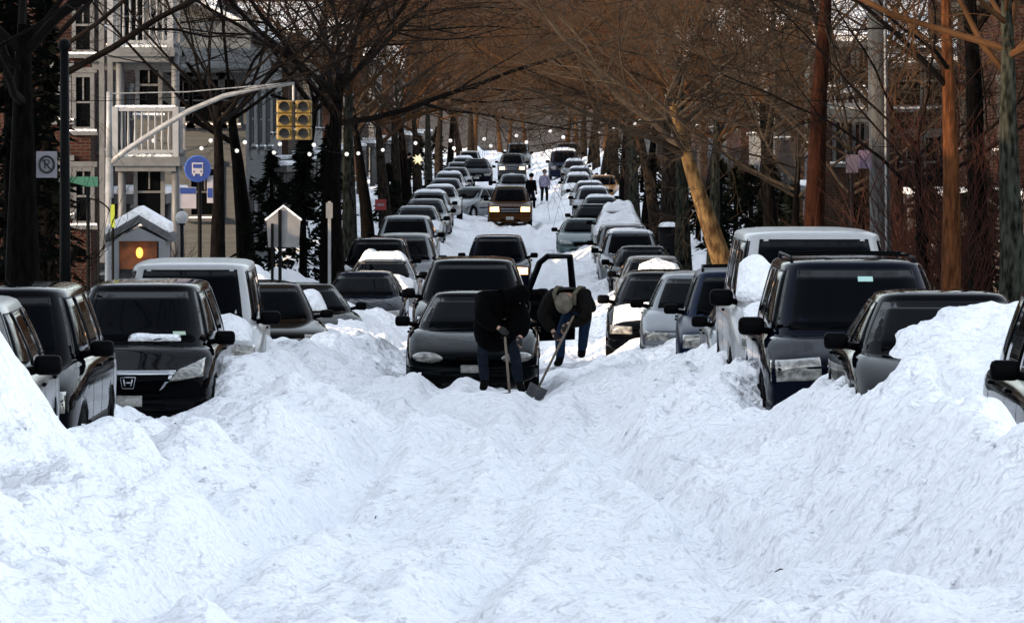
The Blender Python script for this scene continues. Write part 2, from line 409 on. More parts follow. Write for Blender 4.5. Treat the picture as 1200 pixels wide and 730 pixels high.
def make_tree(seed, H0=4.6, r0=.27, L1=6.5, lean=(0, 0), nb=(9, 9, 7, 6), el=(12, 60), top=12., maxlev=4, t0=(.80, .25, .2, .15), **kw):
    tb = TreeBuilder(seed)
    cfg = dict(nb=nb, el=el, L1=L1, top=top, t0=t0, **kw)
    # flare at the foot
    d = Vector((lean[0], lean[1], 1))
    tb.branch(Vector((0, 0, -.5)), d, H0+.5, r0, 0, maxlev, cfg)
    tb.trunk.tube([(0, 0, -.55), (0, 0, 0), Vector((0, 0, 0))+d.normalized()*.5], [r0*1.7, r0*1.35, r0*1.0], 10, cap=False)
    return tb
BARK = mat('bark', (.015, .0115, .009), .9, ior=1.12, var=.85, vscale=7, bump=1, bscale=16, stretch=(3, 3, .7))
BARKG = mat('bark_grey_green', (0.0186, 0.0198, 0.0155), .9, ior=1.12, var=.85, vscale=6, bump=1, bscale=14, stretch=(3, 3, .9))
BARKD = mat('bark_dark', (0.00248, 0.00198, 0.00186), .9, ior=1.12, var=.8, vscale=6, bump=1, bscale=14, stretch=(3, 3, .7))  # dark copy of the bark; holds the shade on the left-hand trunks
BARKO = mat('bark_orange', (.095, .036, .014), .85, ior=1.12, var=.6, vscale=5, bump=1, bscale=14, stretch=(3, 3, .6), var_col=(.03, .011, .005))  # the low sun's orange is put into the bark colour
BARKR = mat('bark_red_brown', (0.0161, 0.00558, 0.0031), .9, ior=1.12, var=.5, vscale=5, bump=1, bscale=18, stretch=(4, 4, .5))
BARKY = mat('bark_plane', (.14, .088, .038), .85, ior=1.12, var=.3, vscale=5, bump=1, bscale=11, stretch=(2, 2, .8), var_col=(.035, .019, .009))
TWIG = mat('twigs', (.050, .0245, .0112), .85, ior=1.12, var=.35, vscale=1.2)
TWIGL = mat('twigs_pale', (0.031, 0.0229, 0.0161), .8, ior=1.12, var=.35, vscale=1.2)  # skylight on the right-hand branches put into the twig colour
TWIGD = mat('twigs_dark', (0.00496, 0.00372, 0.0031), .85, ior=1.12, var=.35, vscale=1.2)  # dark copy of the twigs; holds the shade in the left-hand crowns
TREES = {}
def tree_kind(key, bark, twig, **kw):
    tb = make_tree(**kw)
    root = empty('street_tree', (0, 0, 0))
    t = tb.trunk.build('trunk', bark, root, smooth=True, fix=False); c = tb.crown.build('crown', twig, root, smooth=False, fix=False)
    CH_OF[root.name] = [t, c]; TREES[key] = [root, False]
def plant_tree(key, x, y, rz, sc, label, cat='tree', group=None, name=None, bark=None, twig=None):
    root, used = TREES[key]
    o = root if not used else copy_tree(root)
    TREES[key][1] = True
    o.location = (x, y, float(base(y))+.15); o.rotation_euler = (0, 0, rz); o.scale = (sc, sc, sc)
    if name: o.name = name
    for k in ('label', 'group', 'category'):
        if k in o: del o[k]
    ch = [c for c in bpy.data.objects if c.parent == o] if (bark or twig) else []
    for c in ch:
        m = bark if c.name.startswith('trunk') else twig
        if m: c.material_slots[0].link = 'OBJECT'; c.material_slots[0].material = m
    tag(o, label, cat, group); return o

tree_kind('a', BARK, TWIG, seed=3, H0=4.9, el=(18, 60), r0=.27, L1=7.0)
tree_kind('b', BARK, TWIG, seed=9, H0=4.6, r0=.30, L1=7.4, el=(16, 55))
tree_kind('c', BARKG, TWIG, seed=17, H0=5.4, r0=.24, L1=6.4, el=(12, 55))
tree_kind('d', BARK, TWIG, seed=23, H0=4.9, r0=.33, L1=7.6, el=(14, 50), nb=(10, 9, 7, 6))
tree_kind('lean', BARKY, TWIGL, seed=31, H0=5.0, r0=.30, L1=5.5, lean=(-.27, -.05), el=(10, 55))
tree_kind('tall', BARKR, TWIGD, seed=41, H0=8.5, r0=.235, L1=5.5, el=(5, 50), t0=(.62, .25, .2, .15), nb=(8, 8, 6, 5), top=15)
tree_kind('low', BARKD, TWIGL, seed=61, H0=3.6, r0=.15, L1=5.0, el=(-2, 45), nb=(9, 8, 7, 6), top=8)
ORD = ['first', 'second', 'third', 'fourth', 'fifth', 'sixth', 'seventh', 'eighth', 'ninth', 'tenth', 'eleventh', 'twelfth', 'thirteenth', 'fourteenth', 'fifteenth', 'sixteenth', 'seventeenth', 'eighteenth', 'nineteenth', 'twentieth']
G_T = 'bare street trees along the pavements'
# right side, near to far
plant_tree('tall', X(950, 83), 83, .4, 1.0, 'tall dark red-brown trunk rising straight behind the white van', group=G_T)
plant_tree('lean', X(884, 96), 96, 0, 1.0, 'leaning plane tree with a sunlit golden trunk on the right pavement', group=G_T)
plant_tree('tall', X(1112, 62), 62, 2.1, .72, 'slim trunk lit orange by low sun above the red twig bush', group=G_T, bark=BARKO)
plant_tree('tall', X(1152, 70), 70, 3.9, .9, 'dark slim trunk just right of the orange sunlit trunk', group=G_T, bark=BARKD)
plant_tree('c', X(1194, 58), 58, 1.2, .95, 'grey-green trunk at the right edge of the photo', group=G_T)
plant_tree('a', X(905, 108), 108, 1.9, 1.0, 'bare tree with pale branches between the white van and the leaning plane tree', group=G_T, twig=TWIGL, bark=BARKD)
plant_tree('low', X(928, 90), 90, 1.3, 1.0, 'slender low-branched tree with pale twigs left of the tall red-brown trunk', group=G_T)
plant_tree('low', X(1000, 84), 84, 3.9, 1.0, 'slender low-branched tree between the tall red-brown trunk and the utility pole', group=G_T)
plant_tree('low', X(1085, 68), 68, 5.1, .95, 'slender dark-twigged tree beside the slim sunlit trunk', group=G_T, twig=TWIGD)
right = [(833, 112, 'c', 5.0, .9), (803, 124, 'c', 2.0, 1.15), (783, 138, 'd', .5, 1.0), (771, 151, 'b', 4.0, .95), (757, 166, 'a', 3.2, .95), (745, 180, 'c', 1.0, 1.1), (737, 196, 'b', 2.6, 1.0), (731, 214, 'a', 5.2, 1.05), (722, 236, 'd', 1.4, 1.0), (715, 260, 'a', 3.0, 1.1), (708, 288, 'b', .9, 1.1), (700, 320, 'd', 2.2, 1.1), (692, 358, 'a', 4.1, 1.15), (684, 402, 'd', 3.4, 1.2)]
for i, (px, D, k, rz, sc) in enumerate(right):
    plant_tree(k, X(px, D), D, rz, sc, 'bare street tree on the right pavement, %s one beyond the leaning sunlit trunk' % ORD[i], group=G_T)
# left side
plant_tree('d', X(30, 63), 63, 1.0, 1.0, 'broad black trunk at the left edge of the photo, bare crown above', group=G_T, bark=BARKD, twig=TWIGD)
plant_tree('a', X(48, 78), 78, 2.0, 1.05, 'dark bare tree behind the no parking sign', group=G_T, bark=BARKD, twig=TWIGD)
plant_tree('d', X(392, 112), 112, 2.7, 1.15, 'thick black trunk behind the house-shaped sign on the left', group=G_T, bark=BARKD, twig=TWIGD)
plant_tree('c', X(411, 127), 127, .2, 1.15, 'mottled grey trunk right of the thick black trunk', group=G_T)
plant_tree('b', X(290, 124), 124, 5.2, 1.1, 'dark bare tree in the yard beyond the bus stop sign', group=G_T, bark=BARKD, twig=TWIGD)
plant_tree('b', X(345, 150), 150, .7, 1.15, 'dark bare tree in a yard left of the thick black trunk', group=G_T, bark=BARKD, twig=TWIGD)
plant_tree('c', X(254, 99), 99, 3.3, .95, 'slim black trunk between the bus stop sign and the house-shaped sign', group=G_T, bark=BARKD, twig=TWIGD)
left = [(432, 146, 'a', 1.1, 1.0), (452, 162, 'b', 3.1, 1.0), (462, 180, 'd', 4.4, .95), (478, 200, 'a', .3, 1.05), (490, 222, 'b', 5.5, 1.0), (503, 248, 'c', 2.4, 1.1), (516, 276, 'd', 1.7, 1.05), (527, 308, 'a', 2.9, 1.1), (540, 345, 'b', 4.6, 1.15), (552, 390, 'd', .5, 1.2)]
for i, (px, D, k, rz, sc) in enumerate(left):
    plant_tree(k, X(px, D), D, rz, sc, 'bare street tree on the left pavement, %s one beyond the mottled grey trunk' % ORD[i], group=G_T)
yard = [(980, 120, 'b', 4.2, 1.0), (1060, 112, 'a', .2, 1.05), (1150, 104, 'c', 2.2, 1.1), (900, 150, 'd', 2.5, 1.1), (830, 190, 'b', 1.5, 1.15), (790, 240, 'a', 4.9, 1.2)]
for i, (px, D, k, rz, sc) in enumerate(yard):
    plant_tree(k, X(px, D), D, rz, sc, 'bare yard tree in front of the right-hand houses, %s counted from the %s' % (['nearest', 'second nearest', 'third nearest', 'third farthest', 'second farthest', 'farthest'][[2, 1, 0, 3, 4, 5].index(i)] if False else ['third nearest', 'second nearest', 'nearest', 'third farthest', 'second farthest', 'farthest'][i], 'camera'), group='bare trees in the right-hand yards')
# wood across the far end of the street, one mass
rnd = random.Random(5); wood = MB()
lite = [make_tree(s_, nb=(8, 7, 6, 4), maxlev=4, H0=3.5, r0=.3, L1=7.5, el=(15, 70), top=13) for s_ in (50, 51, 52)]
for k in range(34):
    tb = lite[k % 3]; x = -36+k*2.15+rnd.uniform(-1.5, 1.5); y = rnd.uniform(436, 500); sc = rnd.uniform(1.15, 1.6); a = rnd.uniform(0, 6.28); M = Matrix.Rotation(a, 3, 'Z')*1
    z0 = float(base(y))
    for mb in (tb.trunk, tb.crown):
        wood.add([M @ v*sc+Vector((x, y, z0)) for v in mb.v], mb.f)
tag(wood.build('far_wood', TWIG, fix=False), 'brown bare wood closing the far end of the street', 'wood', kind='stuff')

# multi-stemmed bush with red-brown twigs on the right
def bush(name, x, y, n, h, spread, m, label, seed, cat='bush', fork=5, thick=.012):
    rnd = random.Random(seed); mb = MB(); 
    for i in range(n):
        a = rnd.uniform(0, 6.28); lean = rnd.uniform(.02, spread); p = Vector((math.cos(a)*.25*rnd.random(), math.sin(a)*.25*rnd.random(), -.1)); d = Vector((math.cos(a)*lean, math.sin(a)*lean, 1)).normalized()
        pts = [p]; L = h*rnd.uniform(.7, 1.1)
        for j in range(7):
            d = (d+Vector((rnd.uniform(-.12, .12), rnd.uniform(-.12, .12), rnd.uniform(-.03, .05)))).normalized(); pts.append(pts[-1]+d*L/7)
        mb.tube(pts, [thick*(1-.1*j) for j in range(8)], 4, cap=False)
        for f in range(fork):
            j = rnd.randint(2, 6); d2 = (pts[j]-pts[j-1]).normalized()+Vector((rnd.uniform(-.8, .8), rnd.uniform(-.8, .8), rnd.uniform(-.1, .4))); d2.normalize(); p2 = [pts[j]]
            for q in range(4):
                d2 = (d2+Vector((rnd.uniform(-.2, .2), rnd.uniform(-.2, .2), rnd.uniform(-.05, .1)))).normalized(); p2.append(p2[-1]+d2*L*.09)
            mb.tube(p2, [thick*.5, thick*.45, thick*.4, thick*.3, thick*.25], 3, cap=False)
            for _ in range(2):
                j2 = rnd.randint(1, 4); d3 = (p2[j2]-p2[j2-1]).normalized()+Vector((rnd.uniform(-.8, .8), rnd.uniform(-.8, .8), rnd.uniform(-.4, .4))); d3.normalize()
                mb.tube([p2[j2], p2[j2]+d3*.15*h/3, p2[j2]+d3*.3*h/3+Vector((0, 0, .03))], [thick*.3, thick*.25, thick*.2], 3, cap=False)
    o = mb.build(name, m, fix=False); o.location = (x, y, gz(x, y)); tag(o, label, cat); return o
REDT = mat('red_twigs', (0.031, 0.0124, 0.0093), .8, ior=1.12, var=.4, vscale=2)
bush('twig_bush', X(1120, 66), 66, 34, 3.6, .75, REDT, 'tall red-brown twiggy bush behind the snow-heaped sedan', 1, fork=8)
bush('twig_bush', X(1175, 72), 72, 26, 3.9, .6, TWIGD, 'dark twiggy bush at the right edge behind the red-brown bush', 2, fork=8)
bush('twig_bush', X(1070, 76), 76, 26, 3.0, .7, REDT, 'lower red-brown twiggy bush beside the grey utility pole', 3, fork=8)
bush('twig_bush', X(995, 92), 92, 24, 2.8, .7, TWIGD, 'dark twiggy bush between the tall trunk and the utility pole', 4, fork=7)
bush('twig_bush', X(22, 70), 70, 26, 2.6, .8, TWIGD, 'dark twiggy bush at the left edge under the no parking sign', 5, fork=7)
bush('twig_bush', X(180, 92), 92, 14, 1.6, .7, TWIGD, 'small dark bush beside the white gabled porch', 6, fork=6)

# dense evergreens closing the view; many added as dark masses where shade lies
def evergreen(x, y, h, w, label, seed, col=(.006, .009, .0055)):
    rnd = random.Random(seed); root = empty('evergreen_tree', (x, y, float(base(y))+.1), 0, label, 'tree', 'dark evergreens in the front yards')
    tr_ = MB(); tr_.tube([(0, 0, -.3), (0, 0, h*.5), (0, 0, h*.95)], [.13, .08, .02], 7); tr_.build('trunk', BARKD, root, smooth=True)
    mb = MB(); n = int(900*h*w/6)
    for i in range(n):
        t = rnd.random()**.8; z = .25+t*(h-.25); rad = w*(1-t)**.75*(.75+.35*math.sin(z*7+rnd.random())); a = rnd.uniform(0, 6.28); r_ = rad*math.sqrt(rnd.uniform(.15, 1))
        c = Vector((math.cos(a)*r_, math.sin(a)*r_, z-.1*r_)); d = Vector((math.cos(a), math.sin(a), rnd.uniform(-.5, .3))).normalized(); s_ = rnd.uniform(.14, .30)
        o = d.orthogonal().normalized(); o.rotate(Matrix.Rotation(rnd.uniform(0, 6.28), 3, d)); 
        for q in range(3):
            o2 = o.copy(); o2.rotate(Matrix.Rotation(q*1.05, 3, d))
            mb.add([c-d*s_*.5-o2*s_*.18, c-d*s_*.5+o2*s_*.18, c+d*s_*.6+Vector((0, 0, -.04))], [(0, 1, 2)])
    mb.build('crown', mat('needles%d' % seed, col, .8, ior=1.12, var=.5, vscale=3), root, fix=False)
for k, (px, D, h, w_) in enumerate([(355, 118, 4.2, 1.3), (318, 122, 3.8, 1.4), (275, 128, 4.4, 1.5), (385, 138, 4.4, 1.2), (18, 84, 4.6, 1.5), (60, 92, 3.6, 1.2)]):  # dark masses put in to stand for the shade on the left
    evergreen(X(px, D), D, h, w_, ['dark evergreen directly behind the thick black trunk', 'dark evergreen behind the house-shaped sign', 'dark evergreen beyond the bus stop sign', 'farthest dark evergreen on the left, beside the mottled grey trunk', 'dark evergreen at the left edge of the photo', 'dark evergreen behind the street name sign'][k], 100+k)
for k, (px, D, h, w_) in enumerate([(1085, 84, 3.2, 1.3), (1150, 80, 3.4, 1.4), (1010, 104, 3.4, 1.3), (905, 122, 3.6, 1.2), (930, 112, 3.0, 1.1)]):
    evergreen(X(px, D), D, h, w_, ['dark evergreen behind the red-brown twig bush', 'dark evergreen at the right behind the dark twig bush', 'dark evergreen behind the grey utility pole', 'tall dark evergreen just right of the leaning sunlit trunk', 'dark evergreen left of the tall red-brown trunk'][k], 120+k)

evergreen(X(12, 66), 66, 8.5, 1.0, 'tall black ivy-like evergreen mass at the left edge of the photo', 131, col=(.003, .004, .003))  # this and the next: black masses added to deepen the shaded left edge
evergreen(X(55, 71), 71, 6.5, .75, 'black evergreen between the left-edge trunk and the no parking sign', 132, col=(.003, .004, .003))
for k, (px, D, h, w_) in enumerate([(842, 132, 2.6, 1.0), (818, 146, 2.6, 1.0), (800, 160, 2.6, 1.1), (782, 176, 2.8, 1.1), (768, 196, 2.8, 1.2), (752, 220, 3.0, 1.2), (738, 250, 3.0, 1.3), (722, 290, 3.4, 1.3)]):
    evergreen(X(px, D), D, h, w_, 'dark evergreen behind the trunks of the right pavement, %s from the camera' % ORD[k], 140+k)
for k, (px, D, h, w_) in enumerate([(455, 172, 2.8, 1.2), (470, 215, 3.0, 1.2), (492, 262, 3.2, 1.3), (512, 320, 3.5, 1.4)]):
    evergreen(X(px, D), D, h, w_, 'dark evergreen behind the trunks of the left pavement, %s from the camera' % ORD[k], 160+k)

for k, (px, D, h, w_) in enumerate([(880, 140, 3.2, 1.3), (862, 152, 3.0, 1.3), (845, 168, 3.0, 1.4)]):  # added to put darkness into the yards behind the trunks
    evergreen(X(px, D), D, h, w_, 'dark evergreen in the yards right of the leaning sunlit trunk, %s from the camera' % ORD[k], 170+k)
# ------------------------------------------------------------------ cars
PAINTS = {}
def paint(name, col, metal=.35, dust=.35, rough=.3):
    return mat('paint_'+name, col, rough, metal, .3 if max(col) > .05 else 0, spec=.3 if max(col) > .05 else .5, dust=dust, ior=1.5 if max(col) > .05 else 1.11)
P0 = paint('base', (.02, .02, .025))

def se(t, n=6.): return max(0., 1-abs(t)**n)**(1/n)
class CarShape:
    def __init__(s, **k):
        d = dict(L=4.8, W=1.82, H=1.43, gc=.2, hoodF=.70, cowl=.93, belt=.95, deck=1.0, yfb=1.30, yrb=4.25, yft=2.15, yrt=3.45, wb=.80, wr=.57, kind='sedan', wy=(.92, 3.72), wrad=.32, nose=.24, tailh=.72, rails=False,
                 head=[(.42, .52), (.80, .53), (.80, .67), (.42, .65)], oval=False, grille=[(-.30, .48), (.30, .48), (.33, .62), (-.33, .62)], gstyle='slats', B=2.55, Cc=3.45)
        d.update(k); s.__dict__.update(d)
    def cab(s, h):
        zr = s.H-.065; z = s.belt+(zr-s.belt)*h
        a = s.wb+(s.wr-s.wb)*(h if h < 0 else h**1.25); yf = s.yfb+(s.yft-s.yfb)*h; yr = s.yrb+(s.yrt-s.yrb)*h
        return z, a, yf, yr
    def front(s, u, h):
        z, a, yf, yr = s.cab(h); b = (yr-yf)/2; zz = z
        if h < .2: zz = z+(s.cowl-s.belt)*(1-h/.2)
        return Vector((u*a, (yf+yr)/2-b*se(u), zz))
    def rear(s, u, h):
        z, a, yf, yr = s.cab(h); b = (yr-yf)/2; return Vector((u*a, (yf+yr)/2+b*se(u), z))
    def side(s, y, h, sg):
        z, a, yf, yr = s.cab(h); b = (yr-yf)/2; t = (y-(yf+yr)/2)/b; t = max(-.999, min(.999, t)); return Vector((sg*a*se(t), y, z))
def grid_patch(fn, nu, nv, off, m, name, parent, thick=.02):
    """a curved panel with real thickness from fn(u,v)->(point, outward normal)"""
    P = [[fn(i/(nu-1), j/(nv-1)) for i in range(nu)] for j in range(nv)]
    vs = []; fs = []
    for lay in (off, off-thick):
        for j in range(nv):
            for i in range(nu): p, n = P[j][i]; vs.append(p+n*lay)
    N = nu*nv
    for j in range(nv-1):
        for i in range(nu-1):
            a = j*nu+i; fs.append((a, a+1, a+nu+1, a+nu)); fs.append((N+a, N+a+nu, N+a+nu+1, N+a+1))
    ring = [i for i in range(nu)]+[j*nu+nu-1 for j in range(1, nv)]+[(nv-1)*nu+i for i in range(nu-2, -1, -1)]+[j*nu for j in range(nv-2, 0, -1)]
    for k in range(len(ring)):
        a, b = ring[k], ring[(k+1) % len(ring)]; fs.append((a, N+a, N+b, b))
    if parent == 'raw': return vs, fs
    mb = MB(); mb.add(vs, fs); return mb.build(name, m, parent, smooth=True)
def surf_normal(f, u, v, out):
    e = .01; p = f(u, v); a = f(u+e, v)-f(u-e, v); b = f(u, min(v+e, 1))-f(u, v-e); n = a.cross(b)
    if n.length < 1e-9: n = Vector(out)
    n.normalize()
    if n.dot(Vector(out)) < 0: n = -n
    return n
def build_car(sh, extras=None, name='parked_car'):
    root = empty(name, (0, 0, 0)); root.rotation_mode = 'XYZ'; W2 = sh.W/2; L = sh.L
    # ---- lower body as stations along the length
    st = []  # y, half width, z bottom, z shoulder, z top centre
    hf, cw, bl, dk = sh.hoodF, sh.cowl, sh.belt, sh.deck
    st.append((0.0, W2*.86, .30, hf-.20, hf-.15)); st.append((.05, W2*.92, .24, hf-.12, hf-.06)); st.append((.20, W2*.96, sh.gc, hf-.06, hf)); st.append((.55, W2*.985, sh.gc, hf+(bl-hf)*.25-.03, hf+(cw-hf)*.45))
    st.append((sh.yfb-.15, W2, sh.gc, hf+(bl-hf)*.8-.03, cw-.01)); st.append((sh.yfb+.35, W2, sh.gc, bl-.02, bl)); st.append(((sh.yfb+sh.yrb)/2, W2, sh.gc, bl-.02, bl)); st.append((sh.yrb-.5, W2, sh.gc, bl-.01, bl+.01))
    if sh.kind == 'sedan':
        st.append((sh.yrb-.02, W2*.99, sh.gc+.02, dk-.04, dk)); st.append((L-.25, W2*.95, sh.gc+.05, dk-.07, dk-.01)); st.append((L-.04, W2*.90, .28, dk-.17, dk-.10)); st.append((L, W2*.85, .34, dk-.3, dk-.2))
    else:
        st.append((L-.25, W2*.985, sh.gc+.03, bl-.02, bl)); st.append((L-.06, W2*.95, .28, bl-.06, bl-.03)); st.append((L, W2*.90, .34, bl-.2, bl-.1))
    rows = []
    for (y, w_, zb, zs, zt) in st:
        rows.append([(0, zb), (w_*.80, zb), (w_*.95, zb+.07), (w_*.995, zb+.35*(zs-zb)), (w_, zs-.14), (w_*.975, zs-.02), (w_*.86, zs+.45*(zt-zs)+.02), (w_*.5, zt), (0, zt+.01)])
    n = len(rows[0]); full = 2*n-2; vs = []
    for (y, *_), r in zip(st, rows):
        sec = [(x, z) for x, z in r]+[(-x, z) for x, z in r[-2:0:-1]]
        for x, z in sec:
            yy = y
            k = (x/W2)**2
            if y < 1.3: yy += sh.nose*k*(1-y/1.3)
            if y > L-1.0: yy -= .14*k*(1-(L-y)/1.0)
            vs.append((x, yy, z))
    fs = []
    for i in range(len(st)-1):
        for k in range(full): fs.append((i*full+k, i*full+(k+1) % full, (i+1)*full+(k+1) % full, (i+1)*full+k))
    # end caps as ladders of quads
    for base_, flip in ((0, False), ((len(st)-1)*full, True)):
        for k in range(n-1):
            a, b = k, k+1; c, d = (full-k-1) % full, (full-k) % full
            if a == 0: q = (base_+0, base_+1, base_+full-1)
            elif b == n-1: q = (base_+a, base_+b, base_+d)
            else: q = (base_+a, base_+b, base_+c, base_+d)
            fs.append(q if not flip else q[::-1])
    tmp = mesh_obj('tmp', vs, fs, P0)
    bm = bmesh.new(); bm.from_mesh(tmp.data); bmesh.ops.recalc_face_normals(bm, faces=bm.faces[:]); bm.to_mesh(tmp.data); bm.free()
    md = tmp.modifiers.new('s', 'SUBSURF'); md.levels = 2; md.render_levels = 2
    cut = MB()
    for wy in sh.wy:
        for sg in (-1, 1): cut.tube([(sg*(W2-.24), wy, sh.wrad), (sg*(W2+.2), wy, sh.wrad)], sh.wrad+.065, 24)
    co = cut.build('tmpc', BLACKP); bo = tmp.modifiers.new('b', 'BOOLEAN'); bo.operation = 'DIFFERENCE'; bo.object = co; bo.solver = 'EXACT'
    dg = bpy.context.evaluated_depsgraph_get(); dg.update(); bme = bpy.data.meshes.new_from_object(tmp.evaluated_get(dg))
    bv = [v.co.copy() for v in bme.vertices]; bf = [tuple(p.vertices) for p in bme.polygons]
    tmp.modifiers.remove(bo); dg = bpy.context.evaluated_depsgraph_get(); dg.update(); m2 = bpy.data.meshes.new_from_object(tmp.evaluated_get(dg))
    tree = BVHTree.FromPolygons([v.co.copy() for v in m2.vertices], [tuple(p.vertices) for p in m2.polygons])
    bpy.data.objects.remove(tmp); bpy.data.objects.remove(co)
    B = MB(); B.mi = 0; B.add(bv, bf)
    # ---- cabin shell
    NA = 56; hs = [-.12, 0, .15, .35, .55, .75, .9, 1.0]; cv = []; cf = []
    def loop(h, sc=1., dz=0.):
        z, a, yf, yr = sh.cab(max(h, 0) if h > 0 else h); out = []
        b = (yr-yf)/2; yc = (yf+yr)/2
        for k in range(NA):
            t = 2*math.pi*k/NA; c, s_ = math.cos(t), math.sin(t)
            x = a*math.copysign(abs(c)**(2/6.), c); y = math.copysign(abs(s_)**(2/6.), s_)*b
            zz = z
            if h < .2 and s_ < 0: zz += (sh.cowl-sh.belt)*(1-max(h, 0)/.2)*min(1, abs(s_)**(2/6.))**6
            out.append((x*sc, yc+y*(1-(1-sc)*a/b), zz+dz))
        return out
    loops = [loop(h) for h in hs]+[loop(1., .965, .022), loop(1., .88, .042), loop(1., .65, .058), loop(1., .3, .065)]
    for lp in loops: cv += lp
    for i in range(len(loops)-1):
        for k in range(NA): cf.append((i*NA+k, i*NA+(k+1) % NA, (i+1)*NA+(k+1) % NA, (i+1)*NA+k))
    cf.append(tuple((len(loops)-1)*NA+k for k in range(NA)))
    B.add(cv, cf)
    # ---- rubber and seams in the body mesh
    def ray(o, d): 
        r = tree.ray_cast(Vector(o), Vector(d)); return r[0], r[1]
    def fpatch(quad, name, m, parent, off=.006, thick=.05, oval=False, nu=9, nv=6):
        q = [Vector((a, b)) for a, b in quad]
        def fn(u, v):
            if oval:
                x = 2*u-1; y = 2*v-1; u2 = x*math.sqrt(max(0, 1-y*y/2)); v2 = y*math.sqrt(max(0, 1-x*x/2)); u, v = (u2+1)/2, (v2+1)/2
            p = (q[0]*(1-u)+q[1]*u)*(1-v)+(q[3]*(1-u)+q[2]*u)*v
            hit, nn = ray((p.x, -2, p.y), (0, 1, 0))
            if hit is None: hit = Vector((p.x, .35, p.y)); nn = Vector((0, -1, 0))
            if nn.dot(Vector((0, -1, 0))) < 0: nn = -nn
            return hit, (nn+Vector((0, -1.2, 0))).normalized()
        return grid_patch(fn, nu, nv, off, m, name, parent, thick)
    def spatch(quad, sg, name, m, parent, off=.004, thick=.02, nu=4, nv=6):
        q = [Vector((a, b)) for a, b in quad]
        def fn(u, v):
            p = (q[0]*(1-u)+q[1]*u)*(1-v)+(q[3]*(1-u)+q[2]*u)*v
            hit, nn = ray((sg*3, p.x, p.y), (-sg, 0, 0))
            if hit is None: hit = Vector((sg*W2, p.x, p.y)); nn = Vector((sg, 0, 0))
            if nn.x*sg < 0: nn = -nn
            return hit, nn
        return grid_patch(fn, nu, nv, off, m, name, parent, thick)
    B.mi = 1
    zlo, zhi = sh.gc+.16, sh.belt-.05
    doors = [sh.yfb+.42, sh.B, sh.Cc+.2] if sh.kind != 'coupe' else [sh.yfb+.42, sh.B+.4]
    for sg in (-1, 1):
        for y in doors:
            v_, f_ = spatch([(y, zlo), (y+.012, zlo), (y+.012, zhi), (y, zhi)], sg, '', None, 'raw', .0015, .01, 2, 8); B.add(v_, f_)
        v_, f_ = spatch([(doors[0], zlo), (doors[-1], zlo), (doors[-1], zlo+.012), (doors[0], zlo+.012)], sg, '', None, 'raw', .0015, .01, 8, 2); B.add(v_, f_)
        # side moulding
        v_, f_ = spatch([(sh.wy[0]+.45, .52), (sh.wy[1]-.45, .52), (sh.wy[1]-.45, .57), (sh.wy[0]+.45, .57)], sg, '', None, 'raw', .012, .02, 10, 2); B.add(v_, f_)
    # hood gap
    v_, f_ = fpatch([(-W2*.80, hf-.075), (W2*.80, hf-.075), (W2*.80, hf-.062), (-W2*.80, hf-.062)], '', None, 'raw', .002, .01, nu=15, nv=2); B.add(v_, f_)
    def glass_panel(surf, u0, u1, v0, v1, out, name, parent, nu=12, nv=7, m=GLASS, off=.007):
        def fn(u, v):
            vv = v0+(v1-v0)*v; a = u0(vv) if callable(u0) else u0; b = u1(vv) if callable(u1) else u1
            return surf(a+(b-a)*u, vv), surf_normal(surf, a+(b-a)*u, vv, out)
        return grid_patch(fn, nu, nv, off, m, name, parent, .016)
    # rubber surrounds, slightly wider than the glass and lower
    def both(surf, u0, u1, v0, v1, out, name, e=.02, ev=.03, **k):
        f0 = (lambda v: u0(v)-e) if callable(u0) else u0-e; f1 = (lambda v: u1(v)+e) if callable(u1) else u1+e
        v_, f_ = glass_panel(surf, f0, f1, v0-ev, v1+ev, out, '', 'raw', off=.004, **k); B.add(v_, f_)
        return glass_panel(surf, u0, u1, v0, v1, out, name, root, **k)
    both(sh.front, -.915, .915, .05, .93, (0, -1, .6), 'windscreen')
    both(sh.rear, -.88, .88, .16, .9, (0, 1, .4), 'rear_window')
    def A(h): z, a, yf, yr = sh.cab(h); return yf+.24+.10*(1-h)
    def Cq(h): z, a, yf, yr = sh.cab(h); return yr-(.30 if sh.kind == 'sedan' else .22)
    for sg in (-1, 1):
        sf = lambda y, h, sg=sg: sh.side(y, h, sg)
        out = (sg, 0, .3)
        both(sf, A, sh.B-.04, .07, .90, out, 'side_window', nu=8)
        if sh.kind == 'sedan' or sh.kind == 'coupe':
            both(sf, sh.B+.05, Cq, .07, .90, out, 'side_window', nu=8)
        else:
            both(sf, sh.B+.05, sh.Cc-.04, .07, .90, out, 'side_window', nu=6)
            both(sf, sh.Cc+.05, Cq, .07, .90, out, 'side_window', nu=8)
    B.build('body', [P0, BLACKP], root, smooth=True)
    # ---- front end
    for sg in (-1, 1):
        q = [(sg*a, b) for a, b in sh.head]
        hl = fpatch(q, 'headlight', LENS, root, .005, .06, oval=sh.oval, nu=10, nv=7)
    g = fpatch(sh.grille, 'grille', BLACKP, root, .008, .06, nu=10, nv=5)
    q = [Vector((a, b)) for a, b in sh.grille]
    if sh.gstyle == 'slats':
        for t in (.25, .5, .75):
            a = q[0].lerp(q[3], t); b = q[1].lerp(q[2], t); fpatch([(a.x+.02, a.y-.008), (b.x-.02, b.y-.008), (b.x-.02, b.y+.008), (a.x+.02, a.y+.008)], 'grille_bar', CHROME if sh.kind != 'sedan' else BLACKP, g, .018, .02, nu=8, nv=2)
